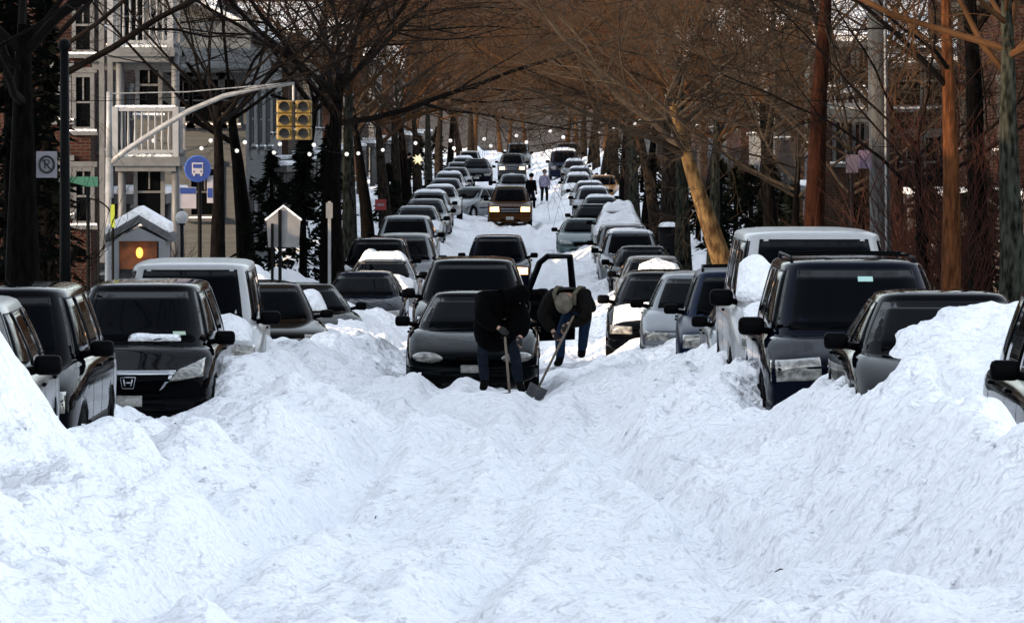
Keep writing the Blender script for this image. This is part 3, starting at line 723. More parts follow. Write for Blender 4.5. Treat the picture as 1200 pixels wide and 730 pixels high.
    if sh.gstyle == 'vbar':
        a, b = q[3], q[2]
        fpatch([(a.x-.04, a.y-.03), (b.x+.04, b.y-.03), (b.x+.05, b.y+.015), (a.x-.05, a.y+.015)], 'grille_bar', CHROME, g, .02, .03, nu=12, nv=2)
        for sg in (-1, 1):
            lo = q[1].x*sg; hi = q[2].x*sg
            fpatch([(lo-.015*sg, q[0].y), (lo+.03*sg, q[0].y), (hi+.045*sg, q[3].y), (hi, q[3].y)], 'grille_bar', CHROME, g, .02, .03, nu=2, nv=5)
    # bumper: a proud band round the nose
    bz0, bz1 = .30, min(.47, sh.grille[0][1]-.02)
    fpatch([(-W2*.93, bz0), (W2*.93, bz0), (W2*.95, bz1), (-W2*.95, bz1)], 'bumper', sh.__dict__.get('bumper_m', P0), root, .05, .12, nu=19, nv=4)
    fpatch([(-.42, bz0+.02), (.42, bz0+.02), (.42, bz0+.09), (-.42, bz0+.09)], 'air_intake', BLACKP, root, .058, .03, nu=8, nv=2)
    fpatch([(-.155, .35), (.155, .35), (.155, .50), (-.155, .50)], 'number_plate', PLATE, root, .068, .02, nu=3, nv=2)
    # ---- rear lamps
    for sg in (-1, 1):
        def fr(u, v, sg=sg):
            x = sg*(W2*.60+u*W2*.30); z = (.72 if sh.kind == 'sedan' else sh.belt-.38)+v*.2
            r = tree.ray_cast(Vector((x, L+2, z)), Vector((0, -1, 0))); p = r[0] if r[0] else Vector((x, L-.1, z)); return p, Vector((0, 1, 0))
        grid_patch(fr, 4, 3, .012, REDL, 'tail_light', root, .04)
    # ---- mirrors
    for sg in (-1, 1):
        z, a, yf, yr = sh.cab(.12); my = yf+.42; mx = W2*.93
        mb = MB(); s_ = sh.__dict__.get('ms', 1.)
        mb.box((sg*(mx+.13), my, sh.belt+.07), (.21*s_, .10*s_, .145*s_), bev=.04*s_); mb.tube([(sg*(mx-.08), my+.03, sh.belt+.01), (sg*(mx+.10), my+.01, sh.belt+.05)], [.035, .03], 8)
        mo = mb.build('wing_mirror', BLACKP, root, smooth=True)
        MB().box((sg*(mx+.13), my+.053*s_, sh.belt+.07), (.17*s_, .006, .11*s_)).build('mirror_glass', CHROME, mo)
    # ---- wipers
    for sx in (-.35, .25):
        p0 = sh.front(sx, .03); p1 = sh.front(sx+.42, .10); mb = MB(); nn = Vector((0, -.02, .02)); mb.tube([p0+nn, p0.lerp(p1, .5)+nn*1.6+Vector((0, -.012, 0)), p1+nn], .008, 5); mb.build('wiper', BLACKP, root)
    # ---- door handles
    for sg in (-1, 1):
        for y in doors[1:]:
            p, nn = ray((sg*3, y-.14, sh.belt-.10), (-sg, 0, 0))
            if p: MB().box(p+Vector((sg*.015, 0, 0)), (.03, .16, .03), bev=.01).build('door_handle', BLACKP, root, smooth=True)
    if sh.rails:
        for sg in (-1, 1):
            z, a, yf, yr = sh.cab(1.); mb = MB(); pts = [(sg*(a-.10), yf+.25+(yr-yf-.4)*t, sh.H-.045+(.06 if 0 < t < 1 else 0)) for t in (0, .06, .5, .94, 1)]
            mb.tube(pts, .017, 6); mb.build('roof_rail', BLACKP, root, smooth=True)
        for t in (.25, .7):
            z, a, yf, yr = sh.cab(1.); yy = yf+.25+(yr-yf-.4)*t; MB().tube([(-a+.10, yy, sh.H+.028), (0, yy, sh.H+.04), (a-.10, yy, sh.H+.028)], .013, 6).build('cross_bar', BLACKP, root, smooth=True)
    # ---- wheels
    for wy in sh.wy:
        for sg in (-1, 1):
            wr = sh.wrad; c = Vector((sg*(W2-.115), wy, wr)); prof = [(.60, -.09), (.72, -.105), (.94, -.10), (1., -.07), (1., .07), (.94, .10), (.72, .105), (.60, .09)]
            tv = []; tf = []; ns = 28
            for k in range(ns):
                a = 2*math.pi*k/ns
                for r_, x_ in prof: tv.append((c.x+x_, c.y+math.cos(a)*r_*wr, c.z+math.sin(a)*r_*wr))
            np_ = len(prof)
            for k in range(ns):
                for j in range(np_-1): tf.append((k*np_+j, ((k+1) % ns)*np_+j, ((k+1) % ns)*np_+j+1, k*np_+j+1))
                tf.append((k*np_+np_-1, ((k+1) % ns)*np_+np_-1, ((k+1) % ns)*np_, k*np_))
            wo = MB().add(tv, tf).build('wheel', RUBBER, root, smooth=True)
            mb = MB(); x0 = c.x+sg*.045
            mb.tube([(c.x-sg*.06, c.y, c.z), (c.x+sg*.0, c.y, c.z)], wr*.60, 24); 
            for k in range(7):
                a = 2*math.pi*k/7; M = Matrix.Rotation(a, 3, 'X'); mb.box(Vector((x0, c.y, c.z))+M @ Vector((0, 0, wr*.33)), (.03, .055, wr*.56), rot=M)
            mb.tube([(x0-sg*.02, c.y, c.z), (x0+sg*.03, c.y, c.z)], .06, 12)
            # rim lip
            rv = []; rf = []
            for k in range(24):
                a = 2*math.pi*k/24
                for r_, x_ in ((.56, .02), (.62, .02), (.62, .055), (.56, .05)): rv.append((c.x+sg*x_, c.y+math.cos(a)*r_*wr, c.z+math.sin(a)*r_*wr))
            for k in range(24):
                for j in range(4): rf.append((k*4+j, ((k+1) % 24)*4+j, ((k+1) % 24)*4+(j+1) % 4, k*4+(j+1) % 4))
            mb.add(rv, rf); mb.build('rim', RIM, wo)
    root['_L'] = sh.L
    return root, tree

SHAPES = dict(
    sedan=CarShape(),
    sedan_b=CarShape(L=4.55, W=1.76, H=1.40, hoodF=.68, yfb=1.2, yrb=4.05, yft=2.0, yrt=3.25, B=2.4, Cc=3.2, wy=(.85, 3.5), head=[(.38, .54), (.78, .58), (.79, .68), (.40, .63)]),
    oval=CarShape(L=5.0, W=1.86, H=1.42, hoodF=.69, yfb=1.30, yrb=4.35, head=[(.40, .50), (.82, .52), (.82, .66), (.40, .64)], oval=True, grille=[(-.22, .51), (.22, .51), (.24, .62), (-.24, .62)], nose=.32, wy=(.98, 3.75)),
    suv=CarShape(L=4.65, W=1.86, H=1.74, gc=.28, hoodF=.95, cowl=1.10, belt=1.12, kind='suv', yfb=1.30, yrb=4.60, yft=1.95, yrt=4.42, wb=.82, wr=.64, wrad=.36, wy=(.88, 3.58), head=[(.44, .70), (.82, .70), (.82, .88), (.46, .90)], grille=[(-.40, .64), (.40, .64), (.42, .88), (-.42, .88)], rails=False, B=2.55, Cc=3.55, nose=.14),
    wagon=CarShape(L=4.7, W=1.80, H=1.50, gc=.2, hoodF=.74, cowl=.98, belt=.98, kind='suv', yfb=1.15, yrb=4.60, yft=2.05, yrt=4.3, wb=.80, wr=.60, wrad=.33, wy=(.88, 3.58), rails=False, B=2.45, Cc=3.45),
    minivan=CarShape(L=5.0, W=1.96, H=1.76, gc=.2, hoodF=.80, cowl=1.08, belt=1.05, kind='suv', yfb=1.05, yrb=4.95, yft=2.1, yrt=4.75, wb=.88, wr=.68, wrad=.34, wy=(.95, 3.95), head=[(.46, .66), (.86, .72), (.86, .92), (.58, .80)], grille=[(-.34, .52), (.34, .52), (.50, .77), (-.50, .77)], gstyle='vbar', B=2.8, Cc=3.9, nose=.30, ms=1.15),
    boxvan=CarShape(L=4.95, W=2.0, H=1.80, gc=.2, hoodF=.92, cowl=1.12, belt=1.08, kind='suv', yfb=1.05, yrb=4.9, yft=1.95, yrt=4.75, wb=.89, wr=.72, wrad=.35, wy=(.95, 3.85), head=[(.44, .68), (.93, .66), (.93, .86), (.46, .90)], grille=[(-.40, .68), (.40, .68), (.42, .86), (-.42, .86)], B=2.7, Cc=3.8, nose=.20, rails=True, ms=1.25),
    van=CarShape(L=5.4, W=2.04, H=2.02, gc=.28, hoodF=1.02, cowl=1.22, belt=1.20, kind='suv', yfb=1.0, yrb=5.35, yft=1.7, yrt=5.25, wb=.93, wr=.80, wrad=.38, wy=(.95, 4.25), head=[(.52, .74), (.90, .74), (.90, .96), (.54, .98)], grille=[(-.48, .70), (.48, .70), (.50, .96), (-.50, .96)], B=2.7, Cc=4.0, nose=.12, ms=1.3),
)
import copy as _cp
SHAPES['suv_rails'] = _cp.copy(SHAPES['suv']); SHAPES['suv_rails'].rails = True
CARS = {}
for k, sh in SHAPES.items():
    r_, t_ = build_car(sh); r_.name = 'parked_car'; CARS[k] = [r_, False, sh, t_]
index_children(None)

P = dict(umber=paint('umber', (.008, .006, .004), 0, dust=0, rough=.08), black=paint('black', (0.0009, 0.001125, 0.001875), 0, dust=0, rough=.06), navy=paint('navy', (0.0015, 0.002625, 0.0075), 0, dust=0, rough=.06), green=paint('dark_green', (0.001125, 0.00225, 0.002625), 0, dust=0, rough=.06), silver=paint('silver', (0.165, 0.1762, 0.1875), .6, dust=.25), grey=paint('grey', (0.03375, 0.036, 0.039), .5, dust=.04),
         white=paint('white', (0.315, 0.3187, 0.3225), 0), brown=paint('bronze', (0.02625, 0.0195, 0.0135), .15, dust=.04), teal=paint('teal', (0.045, 0.0825, 0.0825), .4), orange=paint('copper', (.049, .020, .006), .1, dust=.02), taxi=paint('taxi_yellow', (0.3, 0.12, 0.0075), 0), dsilver=paint('dull_silver', (0.075, 0.07875, 0.0825), .3, dust=.2), blue=paint('blue', (0.006, 0.01125, 0.03), .3, dust=.03), red=paint('dark_red', (0.09, 0.01125, 0.01125), .4))

def snow_on(sh, root, roof=0., hood=0., screen=0., seed=1):
    """snow lying on the car, one mesh per place"""
    rnd = random.Random(seed)
    def sheet(fn, nu, nv, th, name):
        vs = []; fs = []; N = nu*nv
        for lay in (1, 0):
            for j in range(nv):
                for i in range(nu):
                    u, v = i/(nu-1), j/(nv-1); p, n = fn(u, v); e = min(u, 1-u, v, 1-v)*7; e = min(1, max(0, e))**.5
                    t = th*e*(.55+1.3*(float(vnoise(p.x*3+seed, p.y*3, seed))+.5)+.5*float(vnoise(p.x*9+seed, p.y*9, seed+1)))
                    vs.append(p+n*(max(t, 0)+.003 if lay else -.03))
        for j in range(nv-1):
            for i in range(nu-1):
                a = j*nu+i; fs.append((a, a+1, a+nu+1, a+nu)); fs.append((N+a, N+a+nu, N+a+nu+1, N+a+1))
        ring = [i for i in range(nu)]+[j*nu+nu-1 for j in range(1, nv)]+[(nv-1)*nu+i for i in range(nu-2, -1, -1)]+[j*nu for j in range(nv-2, 0, -1)]
        for k in range(len(ring)):
            a, b = ring[k], ring[(k+1) % len(ring)]; fs.append((a, N+a, N+b, b))
        o = MB().add(vs, fs).build('snow_cover', SNOWF, root, smooth=True); return o
    if roof:
        z, a, yf, yr = sh.cab(1.)
        def fn(u, v):
            x = (u*2-1)*a*.97; y = yf+.05+(yr-yf-.12)*v; s_ = max(abs(x)/a, abs((y-(yf+yr)/2)/((yr-yf)/2)))
            return Vector((x, y, sh.H-.065+.065*(1-s_**3))), Vector((0, 0, 1))
        sheet(fn, 18, 26, roof, '')
    if hood:
        tree = sh._tree
        def fn(u, v):
            x = (u*2-1)*sh.W/2*.84; y = .28+(sh.yfb-.3)*v; r = tree.ray_cast(Vector((x, y, 3)), Vector((0, 0, -1))); p = r[0] or Vector((x, y, sh.hoodF)); return p, Vector((0, 0, 1))
        sheet(fn, 18, 14, hood, '')
    if screen:
        u0, u1, v0, v1, th = screen
        def fn(u, v):
            uu = u0+(u1-u0)*u; vv = v0+(v1-v0)*v*(1-.18*math.sin(u*7+seed)); p = sh.front(uu, vv); n = surf_normal(sh.front, uu, vv, (0, -1, .6)); return p+n*.012, n
        sheet(fn, 16, 12, th, '')
for k in CARS: CARS[k][2]._tree = CARS[k][3]

CARLOG = []
def place_car(kind, side, px, D, roofpx, col, label, name='parked_car', cat='car', group='cars parked in the snow along the street', yaw=0., roof=0., hood=0., screen=0., H=None, lit=None, away=False, z=None, wsc=1.):
    """side L/R: px is the photo column of the street-side front corner; C: px is the centre column"""
    root, used, sh, tree = CARS[kind]
    hs = (H or sh.H)/sh.H
    remap = {P0.name: P[col]}
    if lit: remap[LENS.name] = lit
    if used or True: o = copy_tree(root, None, remap)
    o.name = name
    W_ = sh.W*wsc
    xc = X(px, D)+(-W_/2 if side == 'L' else W_/2 if side == 'R' else 0)
    Dr = D+sh.L*.5
    zz = (CH-(roofpx-HY)*Dr/F-sh.H*hs) if z is None else z
    yw = R(yaw)+(math.pi if away else 0)
    # the root stands at the middle of the car's base
    Mx = Matrix.Translation((xc, D+sh.L/2, zz)) @ Matrix.Rotation(yw, 4, 'Z')
    o.matrix_world = Mx; o.location = (xc, D+sh.L/2, zz); o.rotation_euler = (0, 0, yw); o.scale = (wsc, 1, hs)
    for k in ('label', 'group', 'category', '_L'):
        if k in o: del o[k]
    tag(o, label, cat, group)
    CARLOG.append((label[:40], round(D), round(xc, 2), round(zz, 2), round(float(base(D)), 2)))
    if roof or hood or screen:
        before = set(bpy.data.objects)
        snow_on(sh, o, roof, hood, screen, seed=len(CARLOG))
        for c in set(bpy.data.objects)-before: shift_mesh(c.data, sh.L)
    return o
def shift_mesh(me, L):
    a = np.empty(len(me.vertices)*3, np.float32); me.vertices.foreach_get('co', a); a[1::3] -= L/2; me.vertices.foreach_set('co', a); me.update()
# prototypes were built nose at y=0: move every mesh so the root is mid-car
for k in CARS:
    root, _, sh, _t = CARS[k]
    def rec(o):
        for c in CH_OF.get(o.name, []):
            shift_mesh(c.data, sh.L); rec(c)
    rec(root)
G_L = 'cars parked in the snow on the left side'; G_R = 'cars parked in the snow on the right side'
# ---- left row, near to far
place_car('wagon', 'L', 12, 33.5, 352, 'dsilver', 'silver car cut off by the left edge, side glass and pale wing mirror showing', group=G_L, H=1.55, yaw=2)
place_car('suv', 'L', 88, 40.5, 335, 'black', 'black SUV at the left edge with a big black wing mirror', group=G_L, wsc=1.02)
od = place_car('minivan', 'L', 247, 55, 331, 'black', 'black minivan with a chrome V-shaped grille bar on the left', group=G_L, name='parked_minivan', cat='minivan', screen=(-.1, .62, .03, .12, .03))
place_car('van', 'L', 300, 61.5, 306, 'white', 'large white SUV with snow on its bonnet behind the black minivan', group=G_L, H=1.98, hood=.10, screen=(-.55, .1, .03, .16, .04), yaw=2)
place_car('suv', 'L', 366, 73, 331, 'umber', 'blackish brown SUV with a black mirror right behind the large white SUV', group=G_L, H=1.55, yaw=9)
place_car('sedan', 'L', 408, 85, 332, 'umber', 'blackish brown sedan with snow across its windscreen on the left', group=G_L, yaw=11, screen=(-.75, .35, .04, .72, .06))
place_car('sedan', 'L', 474, 98, 318, 'navy', 'dark navy sedan with a bare windscreen left of the stuck cars', group=G_L)
place_car('sedan_b', 'L', 491, 106, 302, 'silver', 'silver sedan with a lumpy snow cap behind the navy sedan', group=G_L, roof=.10, hood=.09)
place_car('suv', 'L', 484, 116, 279, 'black', 'black SUV with a white-edged roof behind the snow-capped silver sedan', group=G_L)
place_car('minivan', 'L', 515, 124, 274, 'dsilver', 'dull silver minivan, street side showing beside the black SUV', group=G_L, name='parked_minivan', cat='minivan')
place_car('suv', 'L', 513, 137, 253, 'silver', 'silver SUV with a dark windscreen, farther up the left row', group=G_L, wsc=1.05)
place_car('sedan', 'L', 520, 152, 241, 'silver', 'silver sedan directly behind the silver SUV on the left', group=G_L, hood=.05)
place_car('sedan', 'L', 528, 163, 233, 'dsilver', 'grey sedan, second beyond the silver SUV on the left', group=G_L)
place_car('wagon', 'L', 530, 176, 224, 'silver', 'pale wagon, third beyond the silver SUV on the left', group=G_L, roof=.04)
place_car('sedan', 'L', 541, 190, 217, 'white', 'white sedan, fourth beyond the silver SUV on the left', group=G_L, roof=.03)
place_car('sedan_b', 'L', 545, 205, 209, 'silver', 'silver sedan, fifth beyond the silver SUV on the left', group=G_L)
place_car('sedan', 'L', 548, 222, 202, 'white', 'white sedan, sixth beyond the silver SUV on the left', group=G_L, roof=.05)
place_car('sedan_b', 'L', 553, 240, 196, 'dsilver', 'grey sedan, seventh beyond the silver SUV on the left', group=G_L)
place_car('wagon', 'L', 556, 262, 190, 'silver', 'pale wagon, eighth beyond the silver SUV on the left', group=G_L)
place_car('sedan', 'L', 560, 290, 184, 'white', 'white sedan, ninth beyond the silver SUV on the left', group=G_L, roof=.05)
place_car('suv', 'L', 565, 325, 177, 'silver', 'small silver SUV at the far end of the left row', group=G_L)
place_car('sedan', 'C', 553, 201, 219, 'silver', 'silver sedan standing askew beside the left row, left of the copper SUV', group=None, yaw=-28, name='stuck_car')
place_car('wagon', 'L', 577, 262, 186, 'navy', 'dark blue car pulled out of the left row far up the street', group=G_L)
# ---- cars in the lane
taurus = place_car('oval', 'C', 553, 64, 341, 'green', 'blackish green sedan with an oval headlight stuck in the lane beside the shovellers', group=None, name='stuck_car', wsc=1.0)
opencar = place_car('suv', 'C', 552, 71, 303, 'black', 'black SUV with its front door standing open behind the stuck sedan', group=None, name='stuck_car', H=1.68)
place_car('suv', 'C', 583, 122, 276, 'navy', 'dark SUV with one lit headlight behind the car with the open door', group=None, name='stuck_car', lit=LENS_ON, wsc=.96, H=1.62)
place_car('suv', 'C', 597.5, 193, 218, 'orange', 'copper brown SUV with both headlights glowing, alone in the lane', group=None, name='moving_car', lit=LENS_ON)
place_car('sedan', 'C', 602, 232, 204, 'silver', 'silver sedan with lit headlights just behind the copper SUV', group=None, name='moving_car', lit=LENS_WHITE)
place_car('suv', 'C', 600, 300, 180, 'grey', 'grey SUV with pale lit headlights, second behind the copper SUV', group=None, name='moving_car', lit=LENS_WHITE)
place_car('van', 'C', 607, 372, 168, 'dsilver', 'grey van farthest up the lane, last of the queue', group=None, name='moving_van', cat='van')
# ---- right row, near to far
place_car('suv', 'R', 1222, 31, 339, 'black', 'black SUV cut off by the right edge with a large black mirror', group=G_R)
r1 = place_car('sedan', 'R', 1006, 38.8, 341, 'black', 'black sedan on the right with snow heaped over bonnet and windscreen', group=G_R, wsc=1.0, H=1.44)
r2 = place_car('boxvan', 'R', 897, 45.3, 303, 'navy', 'dark navy minivan with a big pale rectangular headlight on the right', group=G_R, name='parked_minivan', cat='minivan', wsc=1.0)
place_car('van', 'R', 858, 52.5, 269, 'white', 'tall white van behind the dark navy minivan, snow on its windscreen', group=G_R, name='parked_van', cat='van', screen=(-.95, -.35, .02, .62, .07), hood=.05, H=2.05)
place_car('sedan_b', 'R', 832, 59.5, 341, 'silver', 'silver car half hidden, just left of the tall white van', group=G_R, hood=.05)
place_car('suv_rails', 'R', 798, 65.5, 316, 'blue', 'blue SUV with a black roof rack and black mirror on the right', group=G_R, hood=.0, yaw=-2)
place_car('wagon', 'R', 757, 72, 320, 'silver', 'silver wagon with snow against its door behind the blue SUV', group=G_R, yaw=-3, H=1.52)
place_car('wagon', 'R', 716, 79.5, 318, 'black', 'black wagon standing farthest into the lane on the right', group=G_R, hood=.06, yaw=-3, H=1.55)
place_car('sedan', 'R', 722, 108, 300, 'dsilver', 'grey sedan with snow filling its windscreen behind the black wagon', group=G_R, screen=(-.5, .85, .05, .85, .06))
place_car('sedan', 'R', 714, 119, 288, 'green', 'dark green sedan, bare roof, behind the grey sedan on the right', group=G_R)
place_car('suv', 'R', 701, 129, 270, 'silver', 'silver SUV with a wide black windscreen in the right row', group=G_R, roof=.03)
place_car('suv', 'R', 695, 140, 263, 'dsilver', 'grey SUV tucked behind the silver SUV on the right', group=G_R)
place_car('sedan', 'R', 694, 154, 246, 'white', 'car buried under a thick white snow cap in the right row', group=G_R, roof=.20, hood=.16, screen=(-.9, .9, .03, .95, .08))
place_car('sedan_b', 'C', 683, 158, 256, 'teal', 'small teal sedan pulled out beside the right row', group=G_R, H=1.36)
place_car('sedan', 'R', 668, 170, 239, 'navy', 'dark blue sedan just beyond the teal sedan', group=G_R)
place_car('sedan', 'R', 677, 180, 230, 'teal', 'pale green car, second beyond the teal sedan', group=G_R, roof=.05)
place_car('wagon', 'R', 671, 196, 219, 'silver', 'silver wagon, third beyond the teal sedan', group=G_R, roof=.04)
place_car('sedan', 'R', 668, 213, 213, 'dsilver', 'grey sedan, fourth beyond the teal sedan', group=G_R, roof=.04)
place_car('sedan', 'R', 686, 232, 205, 'taxi', 'yellow-orange taxi at the right kerb far up the street', group=G_R, name='taxi', cat='taxi')
place_car('wagon', 'R', 658, 246, 204, 'white', 'white wagon far up the right row, left of the taxi', group=G_R, roof=.08, hood=.06)
place_car('sedan', 'R', 661, 268, 196, 'silver', 'silver sedan beyond the white wagon far up the right row', group=G_R, roof=.06)
place_car('sedan_b', 'R', 657, 292, 188, 'dsilver', 'grey car, second beyond the white wagon far up the right row', group=G_R, roof=.08)
place_car('van', 'R', 643, 305, 176, 'blue', 'dark blue van with a snowy roof standing out in the lane far away', group=G_R, name='parked_van', cat='van', roof=.10)
place_car('van', 'R', 650, 345, 168, 'black', 'dark van farthest up the right row', group=G_R, name='parked_van', cat='van')
for k in CARS:    # the masters themselves were only patterns
    def rm(o):
        for c in CH_OF.get(o.name, []): rm(c)
        bpy.data.objects.remove(o)
    rm(CARS[k][0])
for c in CARLOG: print('CAR', c)

# emblem on the black minivan's grille: a letter H in a rounded square frame
def emblem(car, sh, x, z, s_, parent):
    y = None; r = sh._tree.ray_cast(Vector((x, -2, z)), Vector((0, 1, 0))); y = r[0].y-.045-sh.L/2
    mb = MB(); 
    for a, b in (((-.40, -.5), (-.62, .5)), ((.40, -.5), (.62, .5))): mb.tube([(x+a[0]*s_*.8, y, z+a[1]*s_*.8), (x+b[0]*s_*.8, y, z+b[1]*s_*.8)], s_*.11, 6)
    mb.tube([(x-.45*s_*.8, y, z), (x+.45*s_*.8, y, z)], s_*.10, 6)
    fr = [(-.62, -.62), (.62, -.62), (.85, .62), (-.85, .62), (-.62, -.62)]; mb.tube([(x+a*s_, y, z+b*s_) for a, b in fr], s_*.07, 6)
    mb.build('emblem', CHROME, parent, smooth=True)
emblem(od, SHAPES['minivan'], 0, .655, .105, od)
# inspection stickers
def sticker(car, sh, u, h, col, nm):
    p = sh.front(u, h); n = surf_normal(sh.front, u, h, (0, -1, .6)); e = (sh.front(u+.02, h)-p).normalized(); f = n.cross(e).normalized(); p = p+n*.0085-Vector((0, sh.L/2, 0))
    mb = MB(); q = [p+e*a*.075+f*b*.04 for a, b in ((-1, -1), (1, -1), (1, 1), (-1, 1))]; mb.add(q+[v+n*.004 for v in q], [(0, 1, 2, 3), (7, 6, 5, 4), (0, 4, 5, 1), (1, 5, 6, 2), (2, 6, 7, 3), (3, 7, 4, 0)]); mb.build('window_sticker', mat(nm, col, .5), car)
sticker(r2, SHAPES['boxvan'], .12, .80, (.35, .55, .5), 'sticker_teal')
sticker(od, SHAPES['minivan'], .60, .20, (.4, .5, .38), 'sticker_green')

# the open door of the black SUV, hinged at the windscreen pillar on the photo's right side
sh = SHAPES['suv']; hs = 1.68/1.74
door = MB()
z0, z1, zt = .42, 1.14, 1.78; t_ = .07
# outline in door plane: u runs back from the hinge
lower = [(0, z0), (1.08, z0), (1.10, .8), (1.10, z1), (0, z1), (-.02, .8)]
door.mi = 0; door.prism([(u, z) for u, z in lower], 'y', 0, t_)
fr = [(0.0, z1), (.30, zt-.10), (.48, zt), (1.0, zt-.01), (1.08, z1)]
door.tube([(u, t_/2, z) for u, z in fr], [.05, .05, .05, .055, .06], 8)
dob = door.build('open_door', [P['black']], opencar, smooth=False)
dob.location = (.86, -sh.L/2+1.72, 0); dob.rotation_euler = (0, 0, R(47))
tr2 = MB(); tr2.box((.55, t_+.012, .75), (.80, .02, .35), bev=.008); tr2.build('door_trim', BLACKP, dob)
hd = MB(); hd.box((.95, -.02, .98), (.16, .03, .03)); hd.build('door_handle', BLACKP, dob)
mm = MB(); mm.box((.18, -.14, 1.20), (.20, .12, .15), bev=.04); mm.build('wing_mirror', BLACKP, dob, smooth=True)

# ------------------------------------------------------------------ houses
BR1 = brick_mat('brick_red', (.036, .0105, .0075), (.023, .0075, .0055), (.034, .029, .025))
BR2 = brick_mat('brick_brown', (.038, .019, .013), (.028, .015, .011), (.042, .036, .03))
SID = mat('siding_grey', (.065, .07, .073), .7, var=.15, vscale=3, bump=.5, bscale=5, stretch=(.02, .02, 9))
SIDW = mat('siding_white', (0.124, 0.124, 0.121), .7, var=.15, vscale=3, bump=.5, bscale=5, stretch=(.02, .02, 9))
TRIM = mat('trim_white', (.062, .064, .067), .55, var=.15, vscale=6)  # white trim darkened; the trees' shade is put into its colour
RAILM = mat('railing_white', (.15, .155, .165), .6, var=.1)
TRIMG = mat('trim_grey', (.045, .043, .04), .7, var=.2, vscale=6)
TRIMD = mat('trim_dark', (.03, .028, .026), .6)
STONE = mat('stone', (0.093, 0.0868, 0.0775), .8, var=.3, vscale=5)
WGL = mat('window_glass', (.002, .0025, .003), .06, ior=1.3)
WARM = mat('lit_window', (.9, .5, .2), .4, emit=2.2, ecol=(1, .42, .10))
SHING = mat('shingles', (.07, .07, .075), .9, var=.3, vscale=8)
FENW = mat('fence_wood', (0.0558, 0.0434, 0.0341), .8, var=.3)

def win(parent, c, nrm, w_, h_, lit=False, trim=TRIM, bars=1):
    """window: frame (with sill) standing proud of the wall, one pane behind it"""
    n = Vector(nrm); e = Vector((-n.y, n.x, 0)); M = Matrix((e, n, Vector((0, 0, 1)))).transposed(); c = Vector(c); mb = MB()
    f = .09
    for a in (-1, 1): mb.box(c+e*a*(w_/2-f/2)+n*.03, (f, .10, h_), rot=M)
    for a in (-1, 1): mb.box(c+Vector((0, 0, a*(h_/2-f/2)))+n*.032, (w_-2*f-.002, .096, f), rot=M)
    mb.box(c+n*.035, (w_-2*f-.004, .07, .05), rot=M)
    if bars: mb.box(c+n*.02+Vector((0, 0, h_*.24)), (.035, .05, h_*.40), rot=M)
    mb.box(c+Vector((0, 0, -h_/2-.05))+n*.09, (w_+.16, .20, .09), rot=M)
    mb.box(c+Vector((0, 0, h_/2+.07))+n*.05, (w_+.12, .10, .12), rot=M)
    fo = mb.build('window', trim, parent)
    MB().box(c+n*.004, (w_-2*f, .02, h_-2*f), rot=M).build('pane', WARM if lit else WGL, fo)
    MB().box(c+Vector((0, 0, -h_/2+.015))+n*.12, (w_+.12, .12, .05), rot=M).build('snow_cover', SNOWF, fo)
def balustrade(parent, x0, x1, y0, y1, z, h=.95, m=TRIM, name='balcony'):
    """deck with a railing of turned balusters round its open sides; faces the camera (y0) and the street"""
    mb = MB(); mb.box(((x0+x1)/2, (y0+y1)/2, z-.10), (x1-x0+.2, y1-y0+.2, .20)); mb.box(((x0+x1)/2, (y0+y1)/2, z-.26), (x1-x0, y1-y0, .12))
    d = mb.build(name, m, parent)
    rb = MB(); pts = [(x0, y1), (x0, y0), (x1, y0), (x1, y1)]
    for a, b in zip(pts[:-1], pts[1:]):
        A_, B_ = Vector((a[0], a[1], z)), Vector((b[0], b[1], z)); L_ = (B_-A_).length; n = max(2, int(L_/.14)); rot = Matrix.Rotation(math.atan2(b[1]-a[1], b[0]-a[0]), 3, 'Z')
        rb.box((A_+B_)/2+Vector((0, 0, h)), (L_+.08, .09, .08), rot=rot); rb.box((A_+B_)/2+Vector((0, 0, .12)), (L_, .07, .07), rot=rot)
        for i in range(1, n): p = A_.lerp(B_, i/n); rb.tube([p+Vector((0, 0, .12)), p+Vector((0, 0, .4)), p+Vector((0, 0, .65)), p+Vector((0, 0, h))], [.02, .035, .022, .02], 5)
    for a in pts: rb.box((a[0], a[1], z+h*.52), (.13, .13, h*1.08))
    rb.build('railing', RAILM, d)
    MB().box(((x0+x1)/2, (y0+y1)/2, z+.05), (x1-x0-.15, y1-y0-.15, .10), bev=.03).build('snow_cover', SNOWF, d)
    MB().box(((x0+x1)/2, y0, z+h+.065), (x1-x0, .09, .05), bev=.015).build('snow_cover', SNOWF, d)
def gable(parent, x0, x1, y0, y1, z, rise, axis, m=SHING, over=.35, wallm=None, name='roof'):
    """pitched roof with a snow sheet on it; ridge along axis"""
    mb = MB(); sn = MB()
    for B_, t0, t1, o in ((mb, 0, .14, over), (sn, .143, .30, over-.06)):
        if axis == 'y':
            xm = (x0+x1)/2; k = rise/((x1-x0)/2)
            q = [(x0-o, z+t0-k*o), (xm, z+rise+t0), (x1+o, z+t0-k*o), (x1+o, z+t1-k*o), (xm, z+rise+t1), (x0-o, z+t1-k*o)]
            B_.prism(q, 'y', y0-o, y1+o)
        else:
            ym = (y0+y1)/2; k = rise/((y1-y0)/2)
            q = [(y0-o, z+t0-k*o), (ym, z+rise+t0), (y1+o, z+t0-k*o), (y1+o, z+t1-k*o), (ym, z+rise+t1), (y0-o, z+t1-k*o)]
            B_.prism(q, 'x', x0-o, x1+o)
    r = mb.build(name, m, parent); sn.build('snow_cover', SNOWF, r)
    return r
